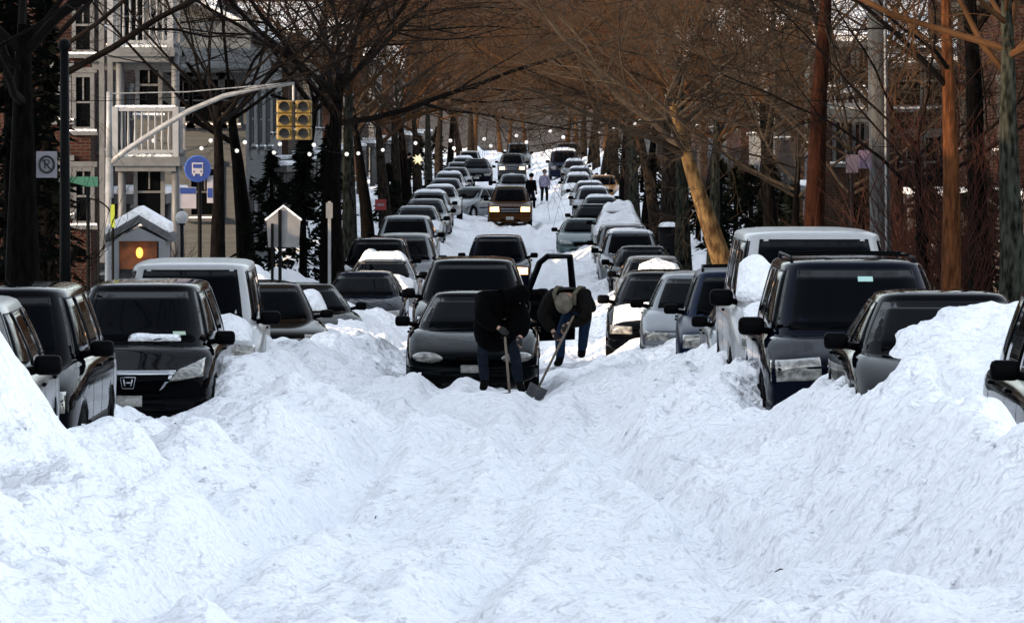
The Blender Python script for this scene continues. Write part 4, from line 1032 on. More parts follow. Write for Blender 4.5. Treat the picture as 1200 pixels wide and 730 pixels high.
def house(x0, x1, y0, y1, H, wallm, label, side, roof='gable_y', rise=1.8, rows=None, porch=True, lit=(), z0=None, trim=TRIM, cat='house', camwins=True, seed=0):
    """side 'L': street is towards +x; 'R': towards -x"""
    rnd = random.Random(seed); zb = float(base((y0+y1)/2))+.1 if z0 is None else z0
    root = empty('house', ((x0+x1)/2, (y0+y1)/2, zb), 0, label, cat); ox, oy = (x0+x1)/2, (y0+y1)/2; a0, a1, b0, b1 = x0-ox, x1-ox, y0-oy, y1-oy
    mb = MB()
    q = [(a0, b0), (a1, b0), (a1, b1), (a0, b1)]
    mb.prism(q, 'z', -1, H)
    if roof == 'gable_y': mb.prism([(a0+.01, H+.001), (a1-.01, H+.001), (0, H+rise)], 'y', b0+.01, b1-.01)
    if roof == 'gable_x': mb.prism([(b0+.01, H+.001), (b1-.01, H+.001), (0, H+rise)], 'x', a0+.01, a1-.01)
    mb.build('wall', wallm, root)
    if roof == 'flat':
        mb = MB(); mb.prism([(a0-.3, b0-.3), (a1+.3, b0-.3), (a1+.3, b1+.3), (a0-.3, b1+.3)], 'z', H-.35, H-.05); mb.prism([(a0-.45, b0-.45), (a1+.45, b0-.45), (a1+.45, b1+.45), (a0-.45, b1+.45)], 'z', H-.048, H+.12)
        r = mb.build('cornice', trim, root); MB().prism([(a0-.4, b0-.4), (a1+.4, b0-.4), (a1+.4, b1+.4), (a0-.4, b1+.4)], 'z', H+.123, H+.28).build('snow_cover', SNOWF, r)
    else:
        r = gable(root, a0, a1, b0, b1, H, rise, roof[-1])
        MB().box((a0+1.6, b0+2., H+rise*.7+.4), (.6, .6, 1.8)).build('chimney', BR1, r)
    sx = 1 if side == 'L' else -1; fx = a1 if side == 'L' else a0
    nfl = max(1, int(H/2.9)); L_ = b1-b0
    for fl in range(nfl):
        zc = 1.75+fl*2.85
        if zc+.8 > H-.2: continue
        for i in range(3):
            yy = b0+L_*(i+.5)/3
            if porch and fl == 0 and i == 1: continue
            win(root, (fx, yy, zc), (sx, 0, 0), 1.0, 1.5, trim=trim, lit=(fl, i) in lit)
        if camwins:
            for i in range(2):
                xx = a0+(a1-a0)*((i+.5)/2); win(root, (xx if side == 'R' else -xx, b0, zc), (0, -1, 0), .95, 1.45, trim=trim, lit=(fl, 'c%d' % i) in lit)
    if porch:
        d = MB(); d.box((fx+sx*.02, 0, 1.25), (.10, 1.0, 2.1)); do = d.build('door', TRIMD, root); MB().box((fx+sx*.09, .38, 1.2), (.05, .05, .12)).build('handle', CHROME, do)
        pw = 1.5; px0, px1 = (fx+.002, fx+pw) if sx > 0 else (fx-pw, fx-.002)
        p = MB(); p.box(((px0+px1)/2, 0, 2.72), (pw, L_*.55, .22)); p.box(((px0+px1)/2, 0, .1), (pw, L_*.55, .5)); 
        po = p.build('porch', trim, root)
        for yy in (-L_*.25, -L_*.08, L_*.08, L_*.25): MB().tube([(fx+sx*(pw-.15), yy, .35), (fx+sx*(pw-.15), yy, 2.61)], [.11, .09], 10).build('column', trim, po, smooth=True)
        MB().box(((px0+px1)/2, 0, 2.91), (pw+.05, L_*.55+.05, .16), bev=.05).build('snow_cover', SNOWF, po)
    return root
# the row on the left: it throws the street into shade. near / behind the camera first
LH = [(-62, -50), (-48, -36), (-34, -22), (-20, -8), (-6, 6), (8, 20), (22, 34), (36, 48), (50, 61)]
for i, (a, b) in enumerate(LH):
    house(-21.5, -11.2, a, b, 8.3 if b < 48 else 7.3, (BR1, BR2)[i % 2], 'two-storey brick house outside the photo on the left, %s from the back' % ORD[i], 'L', roof='flat', porch=False, camwins=False, seed=i)
gx = house(-19, -10.9, 78.5, 90.5, 3.6, BR2, 'low flat-roofed brick garage beside the tall brick house on the left', 'L', roof='flat', porch=False, camwins=False, cat='garage')  # added block, out of view, keeps low sun off the street snow
hA = house(-19.5, -9.9, 106, 118, 9.0, BR1, 'red brick house with white stacked balconies on the left', 'L', roof='flat', camwins=False, seed=20)
# its stacked porches and bay, in house coordinates
ox, oy, zb = hA.location
def hx(px, D=104.): return X(px, D)-ox
def hz(py, D=104.): return Z(py, D)-zb
yb = 104.-oy
balustrade(hA, hx(135), hx(206), yb, 106-oy, hz(184), h=1.05)
balustrade(hA, hx(130), hx(200), yb, 106-oy, hz(56), h=1.15)
for px in (112, 122): MB().box((hx(px), 105.6-oy, (hz(310)+hz(-20))/2), (.12, .12, hz(-20)-hz(310))).build('column', TRIM, hA)
for px, a, b in ((205, 310, 190), (142, 310, 190), (205, 180, 62), (140, 180, 62)): MB().tube([(hx(px), yb+.2, hz(a)), (hx(px), yb+.2, hz(b))], [.10, .085], 10).build('column', TRIM, hA, smooth=True)
b = MB(); b.box((hx(152), 105.95-oy, hz(75)), (2.0, .12, .22)); b.box((hx(152), 105.9-oy, hz(68)), (2.3, .5, .12)); b.build('cornice', TRIM, hA)
for px, py, w_, h_ in ((98, 120, .5, 1.3), (98, 230, .5, 1.3), (175, 100, .6, 1.35), (175, 225, .7, 1.5), (152, 20, .9, 1.3), (98, 30, .5, 1.3), (70, 110, .55, 1.2), (70, 220, .55, 1.2)):
    win(hA, (hx(px, 106), b0 if False else 106-oy, hz(py, 106)), (0, -1, 0), w_, h_)
hB = house(-17.0, -7.6, 126, 138, 6.9, SID, 'grey sided house with a white-framed upper window beyond the brick house', 'L', roof='gable_y', rise=2.2, porch=False, camwins=False, seed=21)
for px, py, w_, h_ in ((243, 118, .95, 1.3), (268, 118, .55, 1.3), (215, 118, .5, 1.3), (240, 225, .9, 1.4)): win(hB, (X(px, 126)-hB.location.x, 126-hB.location.y, Z(py, 126)-hB.location.z), (0, -1, 0), w_, h_)
r = MB(); yq = -6.; r.prism([(yq-2.0, Z(86, 125)-hB.location.z), (yq-.002, Z(20, 126)-hB.location.z-.1), (yq-.002, Z(20, 126)-hB.location.z+.05), (yq-2.05, Z(86, 125)-hB.location.z+.12)], 'x', -1.0, 4.9)
ro = r.build('porch_roof', mat('slate', (0.0868, 0.093, 0.0961), .8, var=.25, vscale=2, bump=1, bscale=6, stretch=(.3, 6, 6)), hB)
for i, (a, b, c_, rf) in enumerate([(144, 156, SIDW, 'gable_x'), (160, 172, BR1, 'flat'), (176, 188, SID, 'gable_y'), (193, 206, BR2, 'flat'), (212, 225, SIDW, 'gable_x'), (232, 245, BR1, 'flat'), (252, 265, SID, 'gable_x'), (275, 290, BR2, 'flat'), (300, 316, SIDW, 'gable_y'), (328, 344, BR1, 'flat'), (360, 378, SID, 'gable_x'), (395, 412, BR2, 'flat')]):
    house(-19.5, -9.9, a, b, 7.6, c_, 'house behind the left trees, %s beyond the grey sided house' % ORD[i], 'L', roof=rf, trim=TRIMG, seed=30+i)
# the row on the right
hR = house(X(1035, 118), X(1035, 118)+9.5, 118, 131, Z(22, 118)-.7, BR1, 'red brick house with a snowy roof and a bay window on the upper right', 'R', roof='gable_x', rise=1.6, camwins=False, seed=50)
ox, oy, zb = hR.location
for px, py in ((1062, 95), (1100, 95), (1062, 190), (1100, 190)): win(hR, (X(px, 118)-ox, 118-oy, Z(py, 118)-zb), (0, -1, 0), .85, 1.4)
b = MB(); bx0 = X(962, 119)-ox; bx1 = -4.752; bz0, bz1 = Z(215, 119)-zb, Z(52, 119)-zb
b.prism([(bx0, 119.2-oy), (bx1, 119.2-oy), (bx1, 124-oy), (bx0, 124-oy)], 'z', -1, bz1); bo = b.build('bay', BR2, hR)
gable(hR, bx0, bx1, 119.2-oy, 124-oy, bz1, .9, 'x', over=.25, name='bay_roof')
for px, py in ((975, 82), (992, 82), (1012, 82), (985, 165), (1008, 165)): win(hR, (X(px, 119)-ox, 119.2-oy, Z(py, 119)-zb), (0, -1, 0), .40, 1.15)
balustrade(hR, X(966, 115)-ox, X(1030, 115)-ox, 115.5-oy, 118-oy, Z(128, 115)-zb, h=.5)
for i, (a, b, c_, rf) in enumerate([(60, 74, BR2, 'flat'), (80, 94, SIDW, 'gable_x'), (99, 112, BR1, 'flat'), (137, 150, SID, 'gable_x'), (155, 168, BR2, 'flat'), (174, 188, SIDW, 'gable_y'), (195, 209, BR1, 'flat'), (217, 231, SID, 'gable_x'), (240, 255, BR2, 'flat'), (265, 280, BR1, 'gable_x'), (292, 308, SIDW, 'flat'), (322, 340, BR2, 'gable_x'), (358, 376, SID, 'flat'), (395, 412, BR1, 'gable_y')]):
    x0 = 10.2 if a < 130 else 8.8
    house(x0, x0+9.5, a, b, 7.4, c_, ('house behind the right trees, %s beyond the bay-windowed brick house' % ORD[i-3]) if i >= 3 else 'house at the right edge before the bay-windowed house, %s from the camera' % ORD[i], 'R', roof=rf, trim=TRIMG, porch=(i < 3), seed=60+i)
# white gabled porch with a lit panel
pr = empty('garden_shed', (X(160, 84), 85, float(base(85))+.1), 0, 'small white gabled porch hut with an orange lamp glowing inside, snow on its roof', 'hut')
ox, oy, zb = pr.location; wq = .48
mb = MB(); mb.box((-wq+.06, -.5, .9), (.12, .12, 2.3)); mb.box((wq-.06, -.5, .9), (.12, .12, 2.3)); mb.box((0, .5, .9), (2*wq, .1, 2.3)); 
mb.box((wq-.03, 0, .9), (.06, .9, 2.3)); mb.box((-wq+.03, 0, .9), (.06, .9, 2.3)); mb.prism([(-wq-.02, 2.052), (wq+.02, 2.052), (0, 2.30)], 'y', -.56, .56); mb.build('wall', RAILM, pr)
gable(pr, -wq, wq, -.5, .5, 2.1, .28, 'y', over=.12)
MB().box((-.04, -.3, 1.80), (.70, .05, .52)).build('orange_panel', mat('orange_board', (.22, .06, .012), .6, var=.4, vscale=7), pr)
lp = MB(); lp.ball((0, -.40, 1.84), .065, 12, 8, (1, .6, 1.5)); lp.build('lamp', mat('amber_lamp', (1, .7, .2), .4, emit=.5, ecol=(1, .5, .05)), pr, smooth=True)
# low brick pier, fence and hedge lines with snow along the left front yards
def picket(name, label, x, y0, y1, h, m, cat='fence'):
    root = empty(name, (x, (y0+y1)/2, float(base((y0+y1)/2))+.15), 0, label, cat); L_ = (y1-y0); mb = MB()
    for z in (.25, h-.12): mb.box((0, 0, z), (.04, L_, .05))
    mb.build('rail', m, root); pk = MB()
    n = int(L_/.16)
    for i in range(n): pk.box((.03, -L_/2+.08+i*.16, h/2), (.022, .07, h))
    pk.build('picket_panel', m, root)
    MB().box((0, 0, h-.05), (.09, L_, .07), bev=.02).build('snow_cover', SNOWF, root); return root
picket('fence', 'dark picket fence along the left front yards, snow on its rail', -8.6, 94, 104, 1.0, FENW)
picket('fence', 'dark picket fence on the right behind the twig bushes', 7.3, 72, 100, 1.1, FENW)
def hedge(x, y, lx, ly, h, label, seed):
    rnd = random.Random(seed); root = empty('hedge', (x, y, float(base(y))+.2), 0, label, 'hedge'); mb = MB()
    for i in range(1500):
        c = Vector((rnd.uniform(-lx/2, lx/2), rnd.uniform(-ly/2, ly/2), rnd.uniform(0, h))); d = Vector((rnd.uniform(-1, 1), rnd.uniform(-1, 1), rnd.uniform(-.4, 1))).normalized(); o = d.orthogonal().normalized()*.04; mb.add([c-o, c+o, c+d*.16], [(0, 1, 2)])
    mb.build('foliage', mat('hedge_leaf', (.03, .035, .02), .8, var=.5), root, fix=False)
    sn = MB(); n = 26; vs = []
    for lay in (1, 0):
        for j in range(n):
            for i in range(n):
                u, v = i/(n-1)*2-1, j/(n-1)*2-1; d = 1-max(abs(u), abs(v))**3; vs.append((u*lx*.52, v*ly*.52, h-.08+(d*.30*(1+.8*float(vnoise(u*2.5+seed, v*2.5, seed)))+.05*float(vnoise(u*8, v*8, seed)) if lay else -.1)))
    N = n*n; fs = [(j*n+i, j*n+i+1, (j+1)*n+i+1, (j+1)*n+i) for j in range(n-1) for i in range(n-1)]; fs += [tuple(N+k for k in f[::-1]) for f in fs]
    ring = [i for i in range(n)]+[j*n+n-1 for j in range(1, n)]+[(n-1)*n+i for i in range(n-2, -1, -1)]+[j*n for j in range(n-2, 0, -1)]
    for k in range(len(ring)): a, b_ = ring[k], ring[(k+1) % len(ring)]; fs.append((a, N+a, N+b_, b_))
    sn.add(vs, fs).build('snow_cover', SNOWF, root, smooth=True)
hedge(X(250, 94), 94, 1.3, 1.6, 1.05, 'snow-topped hedge behind the large white SUV', 1)
hedge(X(290, 99), 99, 1.1, 2.0, 1.0, 'snow-topped hedge left of the house-shaped sign', 2)
hedge(X(205, 97), 97, .9, 1.8, 1.15, 'snow-topped hedge beside the white porch hut', 3)
# ------------------------------------------------------------------ signs, poles, lamps
WHITE = mat('sign_white', (.22, .21, .24), .5, var=.1); BLUE = mat('sign_blue', (.003, .020, .13), .4); GREENS = mat('sign_green', (.010, .075, .05), .5); YEL = mat('signal_yellow', (.13, .080, .011), .5, var=.25, vscale=9); REDS = mat('sign_red', (.2, .01, .01), .5); ALU = mat('sign_back', (.15, .15, .155), .5, .3, var=.15, vscale=5)
SBLK = mat('sign_black', (.01, .01, .01), .6)
def post(px, D, pt, pb, r, m, name='post'):
    return X(px, D), D
def disc(c, r, t, n=28): 
    return MB().tube([(c[0], c[1]+t/2, c[2]), (c[0], c[1]-t/2, c[2])], r, n)
# dark pole with the no parking sign
x, D = X(76, 64), 64.; z0 = gz(x, D)
o = empty('sign_pole', (x, D, z0), 0, 'dark iron pole at the left carrying the no parking sign', 'pole')
MB().tube([(0, 0, -.5), (0, 0, .9), (0, 0, Z(58, D)-z0)], [.10, .075, .06], 12).build('pole', DARKM, o, smooth=True); MB().tube([(0, 0, -.4), (0, 0, .35)], [.17, .13], 12).build('base', DARKM, o, smooth=True)
MB().ball((0, 0, Z(58, D)-z0+.05), .09).build('finial', DARKM, o, smooth=True)
sx = X(55, D)-x; sz = Z(193, D)-z0; MB().box((sx, -.02, sz), (.285, .01, .36), bev=.004).build('sign_plate', WHITE, o)
MB().tube([(sx, .03, sz+.1), (0, .03, sz+.1)], .012, 6).build('bracket', DARKM, o)
ring = MB(); ring.tube([(sx+.10*math.cos(a), -.03, sz+.11*math.sin(a)) for a in [i*math.pi/16 for i in range(33)]], .016, 6); ring.tube([(sx-.07, -.034, sz+.08), (sx+.07, -.034, sz-.08)], .012, 6); ring.build('no_parking_ring', SBLK, o)
def text(s_, size, m, parent, loc, name, ext=.003, rot=(R(90), 0, 0)):
    cu = bpy.data.curves.new('t', 'FONT'); cu.body = s_; cu.size = size; cu.extrude = ext; cu.align_x = 'CENTER'; cu.align_y = 'CENTER'
    ob = bpy.data.objects.new('t', cu); COL.objects.link(ob); dg = bpy.context.evaluated_depsgraph_get(); dg.update(); me = bpy.data.meshes.new_from_object(ob.evaluated_get(dg)); bpy.data.objects.remove(ob)
    me.materials.clear(); me.materials.append(m); q = bpy.data.objects.new(name, me); COL.objects.link(q); q.parent = parent; q.location = loc; q.rotation_euler = rot; return q
text('P', .18, SBLK, o, (sx, -.032, sz), 'letter', .004)
# street name sign with ironwork
x, D = X(103, 80), 80.; z0 = gz(x, D); o = empty('street_name_sign', (x, D, z0), 0, 'green street name sign on a thin iron post with scrolls', 'street sign')
MB().tube([(0, 0, -.5), (0, 0, Z(205, D)-z0)], [.04, .03], 10).build('post', DARKM, o, smooth=True)
gp = MB().box((X(98, D)-x, -.05, Z(213, D)-z0), (.50, .012, .17), bev=.005).build('name_plate', GREENS, o)
MB().box((X(98, D)-x, -.058, Z(213, D)-z0), (.40, .006, .035)).build('lettering', WHITE, o) if False else None
mb = MB()
for s_ in (-1, 1): mb.tube([(s_*.45*math.sin(a), 0, Z(240, D)-z0-.35+.45*math.cos(a)) for a in [i*.17 for i in range(10)]], .014, 6)
mb.build('scroll', DARKM, o); MB().tube([(.18, 0, 0), (.18, 0, Z(232, D)-z0)], .018, 6).build('post', DARKM, o)
# traffic signal mast
x, D = X(128, 95), 95.; z0 = gz(x, D); o = empty('traffic_signal_mast', (x, D, z0), 0, 'grey curved traffic signal arm reaching over the left kerb, yellow signal at its tip', 'traffic signal')
def q(px, py): return Vector((X(px, D)-x, 0, Z(py, D)-z0))
MB().tube([(0, 0, -.5), (0, 0, .4), q(128, 185)], [.14, .10, .075], 14).build('pole', STEEL, o, smooth=True)
MB().tube([q(128, 192), q(150, 175), q(185, 152), q(222, 130), q(262, 113), q(300, 104), q(345, 98)], [.065, .060, .058, .054, .05, .045, .04], 10).build('arm', STEEL, o, smooth=True)
MB().tube([q(128, 110)+Vector((0, 0, 0)), q(220, 108), q(345, 97)], .012, 5).build('guy_rod', STEEL, o)
MB().tube([q(128, 187), q(128, 108)], [.07, .05], 10).build('upper_pole', STEEL, o, smooth=True)
MB().tube([q(344, 98), q(344, 120)], .025, 8).build('hanger', STEEL, o)
for k, cx_ in enumerate((334, 356)):
    c = q(cx_, 141); mb = MB()
    for j, dz in enumerate((.27, 0, -.27)):
        mb.box(c+Vector((0, 0, dz)), (.33, .30, .262), bev=.03)
    h = mb.build('signal_head', YEL, o)
    for j, dz in enumerate((.27, 0, -.27)):
        v = MB(); cc = c+Vector((0, -.15, dz)); vs = []
        for lay, rr in enumerate((.105, .12)):
            for yy in (0, -.17):
                for i in range(13): a = -.3+i*(math.pi+.6)/12; vs.append(cc+Vector((rr*math.cos(a), yy*(1 if 0 < a < math.pi else .5), rr*math.sin(a))))
        fs = []
        def idx(l, y_, i): return (l*2+y_)*13+i
        for i in range(12): fs += [(idx(0, 0, i), idx(0, 1, i), idx(0, 1, i+1), idx(0, 0, i+1)), (idx(1, 0, i), idx(1, 0, i+1), idx(1, 1, i+1), idx(1, 1, i)), (idx(0, 1, i), idx(1, 1, i), idx(1, 1, i+1), idx(0, 1, i+1))]
        v.add(vs, fs).build('visor', YEL, h)
        disc(cc+Vector((0, -.005, 0)), .10, .02).build('signal_lens', mat('lens_dark', (.004, .003, .003), .5), h)
# bus stop sign
x, D = X(234, 79), 79.; z0 = gz(x, D); o = empty('bus_stop_sign', (x, D, z0), 0, 'round blue bus stop sign on a dark post with timetable panels', 'bus stop sign')
def q(px, py): return Vector((X(px, D)-x, 0, Z(py, D)-z0))
MB().tube([(0, 0, -.5), q(234, 184)], .035, 10).build('post', DARKM, o, smooth=True)
c = q(232, 198)+Vector((0, -.05, 0)); disc(c, .215, .03).build('sign_disc', BLUE, o)
rg = MB(); rg.tube([c+Vector((.21*math.cos(a), -.0, .21*math.sin(a))) for a in [i*math.pi/16 for i in range(33)]], .012, 6); rg.build('rim', mat('rim_blue', (.03, .12, .5), .4), o)
ic = MB(); cc = c+Vector((0, -.024, .01)); ic.box(cc, (.19, .012, .19), bev=.005); ic.box(cc+Vector((-.06, 0, -.11)), (.035, .012, .04)); ic.box(cc+Vector((.06, 0, -.11)), (.035, .012, .04)); io = ic.build('bus_pictogram', WHITE, o)
w2 = MB(); w2.box(cc+Vector((0, -.008, .035)), (.15, .006, .065)); w2.box(cc+Vector((-.06, -.008, -.055)), (.03, .006, .02)); w2.box(cc+Vector((.06, -.008, -.055)), (.03, .006, .02)); w2.build('pictogram_windows', BLUE, o)
c = q(220, 232)+Vector((0, .05, 0)); MB().box(c, (.28, .03, .36)).build('panel', WHITE, o); MB().box(c+Vector((0, -.02, .12)), (.26, .012, .10)).build('panel_band', BLUE, o)
c = q(246, 222)+Vector((0, .05, 0)); MB().box(c, (.10, .10, .46)).build('timetable_box', WHITE, o); MB().box(c+Vector((0, -.055, -.06)), (.08, .012, .16)).build('panel_band', BLUE, o)
disc(q(232, 207)+Vector((.0, -.07, 0)), .05, .01, 12).build('route_dot', REDS, o) if False else None
# globe lamp
x, D = X(213, 90), 90.; z0 = gz(x, D); o = empty('garden_lamp', (x, D, z0), 0, 'black garden lamp post with a white globe left of the bus stop sign', 'lamp post')
MB().tube([(0, 0, -.4), (0, 0, .3), (0, 0, Z(262, D)-z0)], [.06, .035, .03], 10).build('post', DARKM, o, smooth=True); MB().ball((0, 0, Z(255, D)-z0), .125).build('globe', mat('globe', (.3, .3, .3), .3, trans=0), o, smooth=True); MB().tube([(0, 0, Z(264, D)-z0), (0, 0, Z(261, D)-z0)], .06, 10).build('collar', DARKM, o)
# house-shaped sign seen from behind
x, D = X(328, 84), 84.; z0 = gz(x, D); o = empty('crossing_sign', (x, D, z0), 0, 'house-shaped school crossing sign seen from its grey back, on a dark post', 'road sign')
def q2(px, py): return (X(px, D)-x, Z(py, D)-z0)
MB().prism([q2(314, 290), q2(350, 290), q2(352, 258), q2(332, 243), q2(312, 258)], 'y', .04, .052).build('sign_plate', ALU, o)
mb = MB(); mb.prism([q2(311, 259), q2(332, 242.5), q2(353, 259), q2(354, 257), q2(332, 240), q2(310, 257)], 'y', .03, .07); mb.build('snow_cover', SNOWF, o)
MB().box((0, 0, (Z(246, D)-z0)/2-.2), (.06, .05, Z(246, D)-z0+.4)).build('post', DARKM, o)
MB().box((X(319, D)-x, 0, (Z(262, D)-z0)/2-.2), (.05, .04, Z(262, D)-z0+.4)).build('post', DARKM, o)
for px, D, pt, lb in ((386, 92, 236, 'thin grey signpost in front of the thick black trunk'), ):
    x = X(px, D); z0 = gz(x, D); o = empty('signpost', (x, D, z0), 0, lb, 'signpost'); MB().box((0, 0, (Z(pt, D)-z0)/2-.2), (.06, .035, Z(pt, D)-z0+.4)).build('post', STEEL, o); MB().box((.0, -.03, Z(pt, D)-z0-.18), (.13, .01, .30)).build('sign_plate', ALU, o)
# tall reflector strip
x, D = X(132, 78), 78.; z0 = gz(x, D); o = empty('marker_post', (x, D, z0), 0, 'thin dark post with a yellow-green reflector strip', 'marker post'); MB().tube([(0, 0, -.4), (0, 0, Z(232, D)-z0)], .022, 8).build('post', DARKM, o); MB().box((0, -.03, Z(253, D)-z0), (.07, .012, .38)).build('reflector_strip', mat('reflector', (.22, .27, .02), .4), o)
# small red sign far left
x, D = X(446, 150), 150.; z0 = gz(x, D); o = empty('small_red_sign', (x, D, z0), 0, 'small red sign on a short post in the snow on the far left pavement', 'sign'); MB().box((0, -.02, Z(240, D)-z0), (.36, .02, .34), bev=.006).build('sign_plate', REDS, o); MB().tube([(0, 0, -.3), (0, 0, Z(236, D)-z0)], .025, 8).build('post', DARKM, o); MB().box((0, -.035, Z(240, D)-z0), (.22, .012, .06)).build('white_bar', WHITE, o)
# utility pole right with sign, second post with dark plate
x, D = X(1027, 72), 72.; z0 = gz(x, D); o = empty('utility_pole', (x, D, z0), 0, 'grey weathered utility pole on the right, between two brown trunks', 'utility pole')
MB().tube([(.12, 0, -.8), (.06, 0, 2), (-.08, 0, 9.5)], [.17, .16, .135], 16).build('pole', WOODP, o, smooth=True); mb = MB(); mb.box((-.06, 0, 8.6), (2.2, .12, .12)); mb.build('crossarm', WOODP, o)
for s_ in (-.9, -.4, .4, .9): MB().tube([(s_, 0, 8.66), (s_, 0, 8.86)], [.04, .03], 8).build('insulator', mat('porcelain', (.3, .25, .2), .2), o)
MB().tube([(.15, -.17, 0), (.12, -.17, 4), (.05, -.16, 8.6)], .02, 6).build('conduit', STEEL, o)
MB().box((X(1010, D)-x+.03, -.2, Z(187, D)-z0), (.20, .012, .28), bev=.004).build('sign_plate', mat('sign_lilac', (.10, .07, .115), .5, var=.2, vscale=12), o)
x, D = X(998, 78), 78.; z0 = gz(x, D); o = empty('signpost', (x, D, z0), 0, 'thin dark signpost left of the grey utility pole', 'signpost'); MB().tube([(0, 0, -.4), (0, 0, Z(178, D)-z0)], .03, 8).build('post', DARKM, o, smooth=True); MB().box((0, -.04, Z(192, D)-z0), (.20, .01, .30)).build('sign_plate', mat('sign_dull', (.05, .04, .06), .6, var=.2), o)
# street lamp over the road on the right
D = 100.; x = X(744, D); 
# litter bin with snow on top
x, D = X(783, 138), 138.; z0 = gz(x, D); o = empty('litter_bin', (x, D, z0), 0, 'black litter bin with a snow cap beneath the right-hand trees', 'litter bin'); MB().tube([(0, 0, -.3), (0, 0, .1), (0, 0, 1.0)], [.24, .25, .30], 18).build('basket', DARKM, o, smooth=True); MB().tube([(0, 0, .98), (0, 0, 1.04)], [.32, .32], 18).build('rim', DARKM, o); MB().ball((0, 0, 1.05), .29, sc=(1, 1, .55)).build('snow_cover', SNOWF, o, smooth=True)
# glowing star ornament hung in the left trees
x, D = X(490, 200), 200.; o = empty('star_ornament', (x, D, Z(187, D)), 0, 'pale glowing star ornament hanging in the left-hand trees far away', 'ornament'); mb = MB(); rnd = random.Random(4)
for i in range(14):
    t = math.acos(1-2*(i+.5)/14); a = i*2.4; d = Vector((math.sin(t)*math.cos(a), math.sin(t)*math.sin(a), math.cos(t))); mb.tube([d*.02, d*.10, d*.26], [.05, .06, .004], 5)
mb.build('star', mat('star_glow', (1, .9, .6), .5, emit=.16, ecol=(1, .78, .42)), o); MB().tube([(0, 0, .2), (0, 0, 2.2)], .008, 4).build('cord', DARKM, o)
# strings of white bulbs zigzagging across the street
BULB = mat('bulb', (.5, .48, .45), .3, emit=.22, ecol=(1, .93, .85))
def light_string(label, pts, D):
    o = empty('light_string', (0, D, 3.6), 0, label, 'string of lights', 'strings of white bulbs over the street'); w_ = []
    P3 = [Vector((X(a, D), (i % 2)*1.2, Z(b, D)-3.6)) for i, (a, b) in enumerate(pts)]
    for i in range(len(P3)-1):
        for t in (0, .25, .5, .75): p = P3[i].lerp(P3[i+1], t); p.z -= .12*math.sin(math.pi*t); w_.append(p+Vector((0, 0, .06)))
    w_.append(P3[-1]+Vector((0, 0, .06))); MB().tube(w_, .007, 4).build('wire', DARKM, o)
    for p in P3: MB().ball(p, .05, 10, 6).build('bulb', BULB, o, smooth=True)
light_string('near string of round white bulbs, its left half crossing below the traffic signal', [(180, 165), (232, 174), (247, 165), (274, 177), (287, 167), (318, 179), (328, 169), (360, 181), (368, 170), (404, 181)], 110)
light_string('farther string of round white bulbs over the middle of the street', [(420, 180), (447, 176), (487, 168), (527, 165), (532, 174), (567, 163), (575, 171), (605, 159), (617, 167), (645, 154), (660, 161), (703, 154), (719, 152), (745, 145)], 125)
# overhead wires between poles
ol = MB()
o = empty('overhead_wire', (0, 90, 0), 0, 'thin dark overhead wires crossing high above the left pavement', 'wires')
for k, (a, b) in enumerate((((0, 118), (500, 60)), ((0, 12), (640, 40)))):
    A_ = Vector((X(a[0], 88), -2, Z(a[1], 88))); B_ = Vector((X(b[0], 92), 2, Z(b[1], 92))); MB().tube([A_.lerp(B_, t)-Vector((0, 0, .35*math.sin(math.pi*t))) for t in [i/12 for i in range(13)]], .009, 4).build('wire', DARKM, o)
# a few twigs and crumbs fallen on the snow
rnd = random.Random(12); mb = MB()
for (px, py) in ((440, 612), (205, 510), (500, 545), (915, 608), (1082, 720), (250, 695)):
    D = 45.
    for _ in range(12): D = F*(CH-gz(X(px, D), D))/(py-HY)
    c = Vector((X(px, D), D, gz(X(px, D), D)+.012)); a = rnd.uniform(0, 3.1); L_ = rnd.uniform(.02, .06)
    o = MB().tube([c-Vector((math.cos(a)*L_, math.sin(a)*L_, 0)), c+Vector((0, 0, .015)), c+Vector((math.cos(a)*L_, math.sin(a)*L_*.6, .01))], [.003, .005, .002], 5).build('fallen_twig', BARKD)
    tag(o, 'small dark twig lying on the trodden snow', 'twig', 'fallen twigs on the snow')
# the slab of cut snow standing in the lower left corner
D = 28.
c = Vector((X(20, D), D, 0)); zz = gz(c.x, c.y); mb = MB(); bm = bmesh.new(); bmesh.ops.create_cube(bm, size=1); bmesh.ops.subdivide_edges(bm, edges=bm.edges[:], cuts=5, use_grid_fill=True)
for v in bm.verts:
    p = v.co; k = 1-.35*(p.z+.5); v.co = Vector((p.x*.16*k+.05*float(vnoise(p.z*3, p.y*3, 5)), p.y*.5+.08*float(vnoise(p.x*4, p.z*4, 6)), p.z*.55+.06*float(vnoise(p.x*5, p.y*5, 7))))
mb.add([v.co.copy() for v in bm.verts], [[v.index for v in f.verts] for f in bm.faces]); bm.free()
o = mb.build('snow_slab', SNOWF, smooth=True); o.location = (c.x, c.y, Z(690, D)+.02); o.rotation_euler = (R(8), R(14), R(-25)); tag(o, 'sharp-edged slab of snow standing up in the lower left corner', 'snow slab')
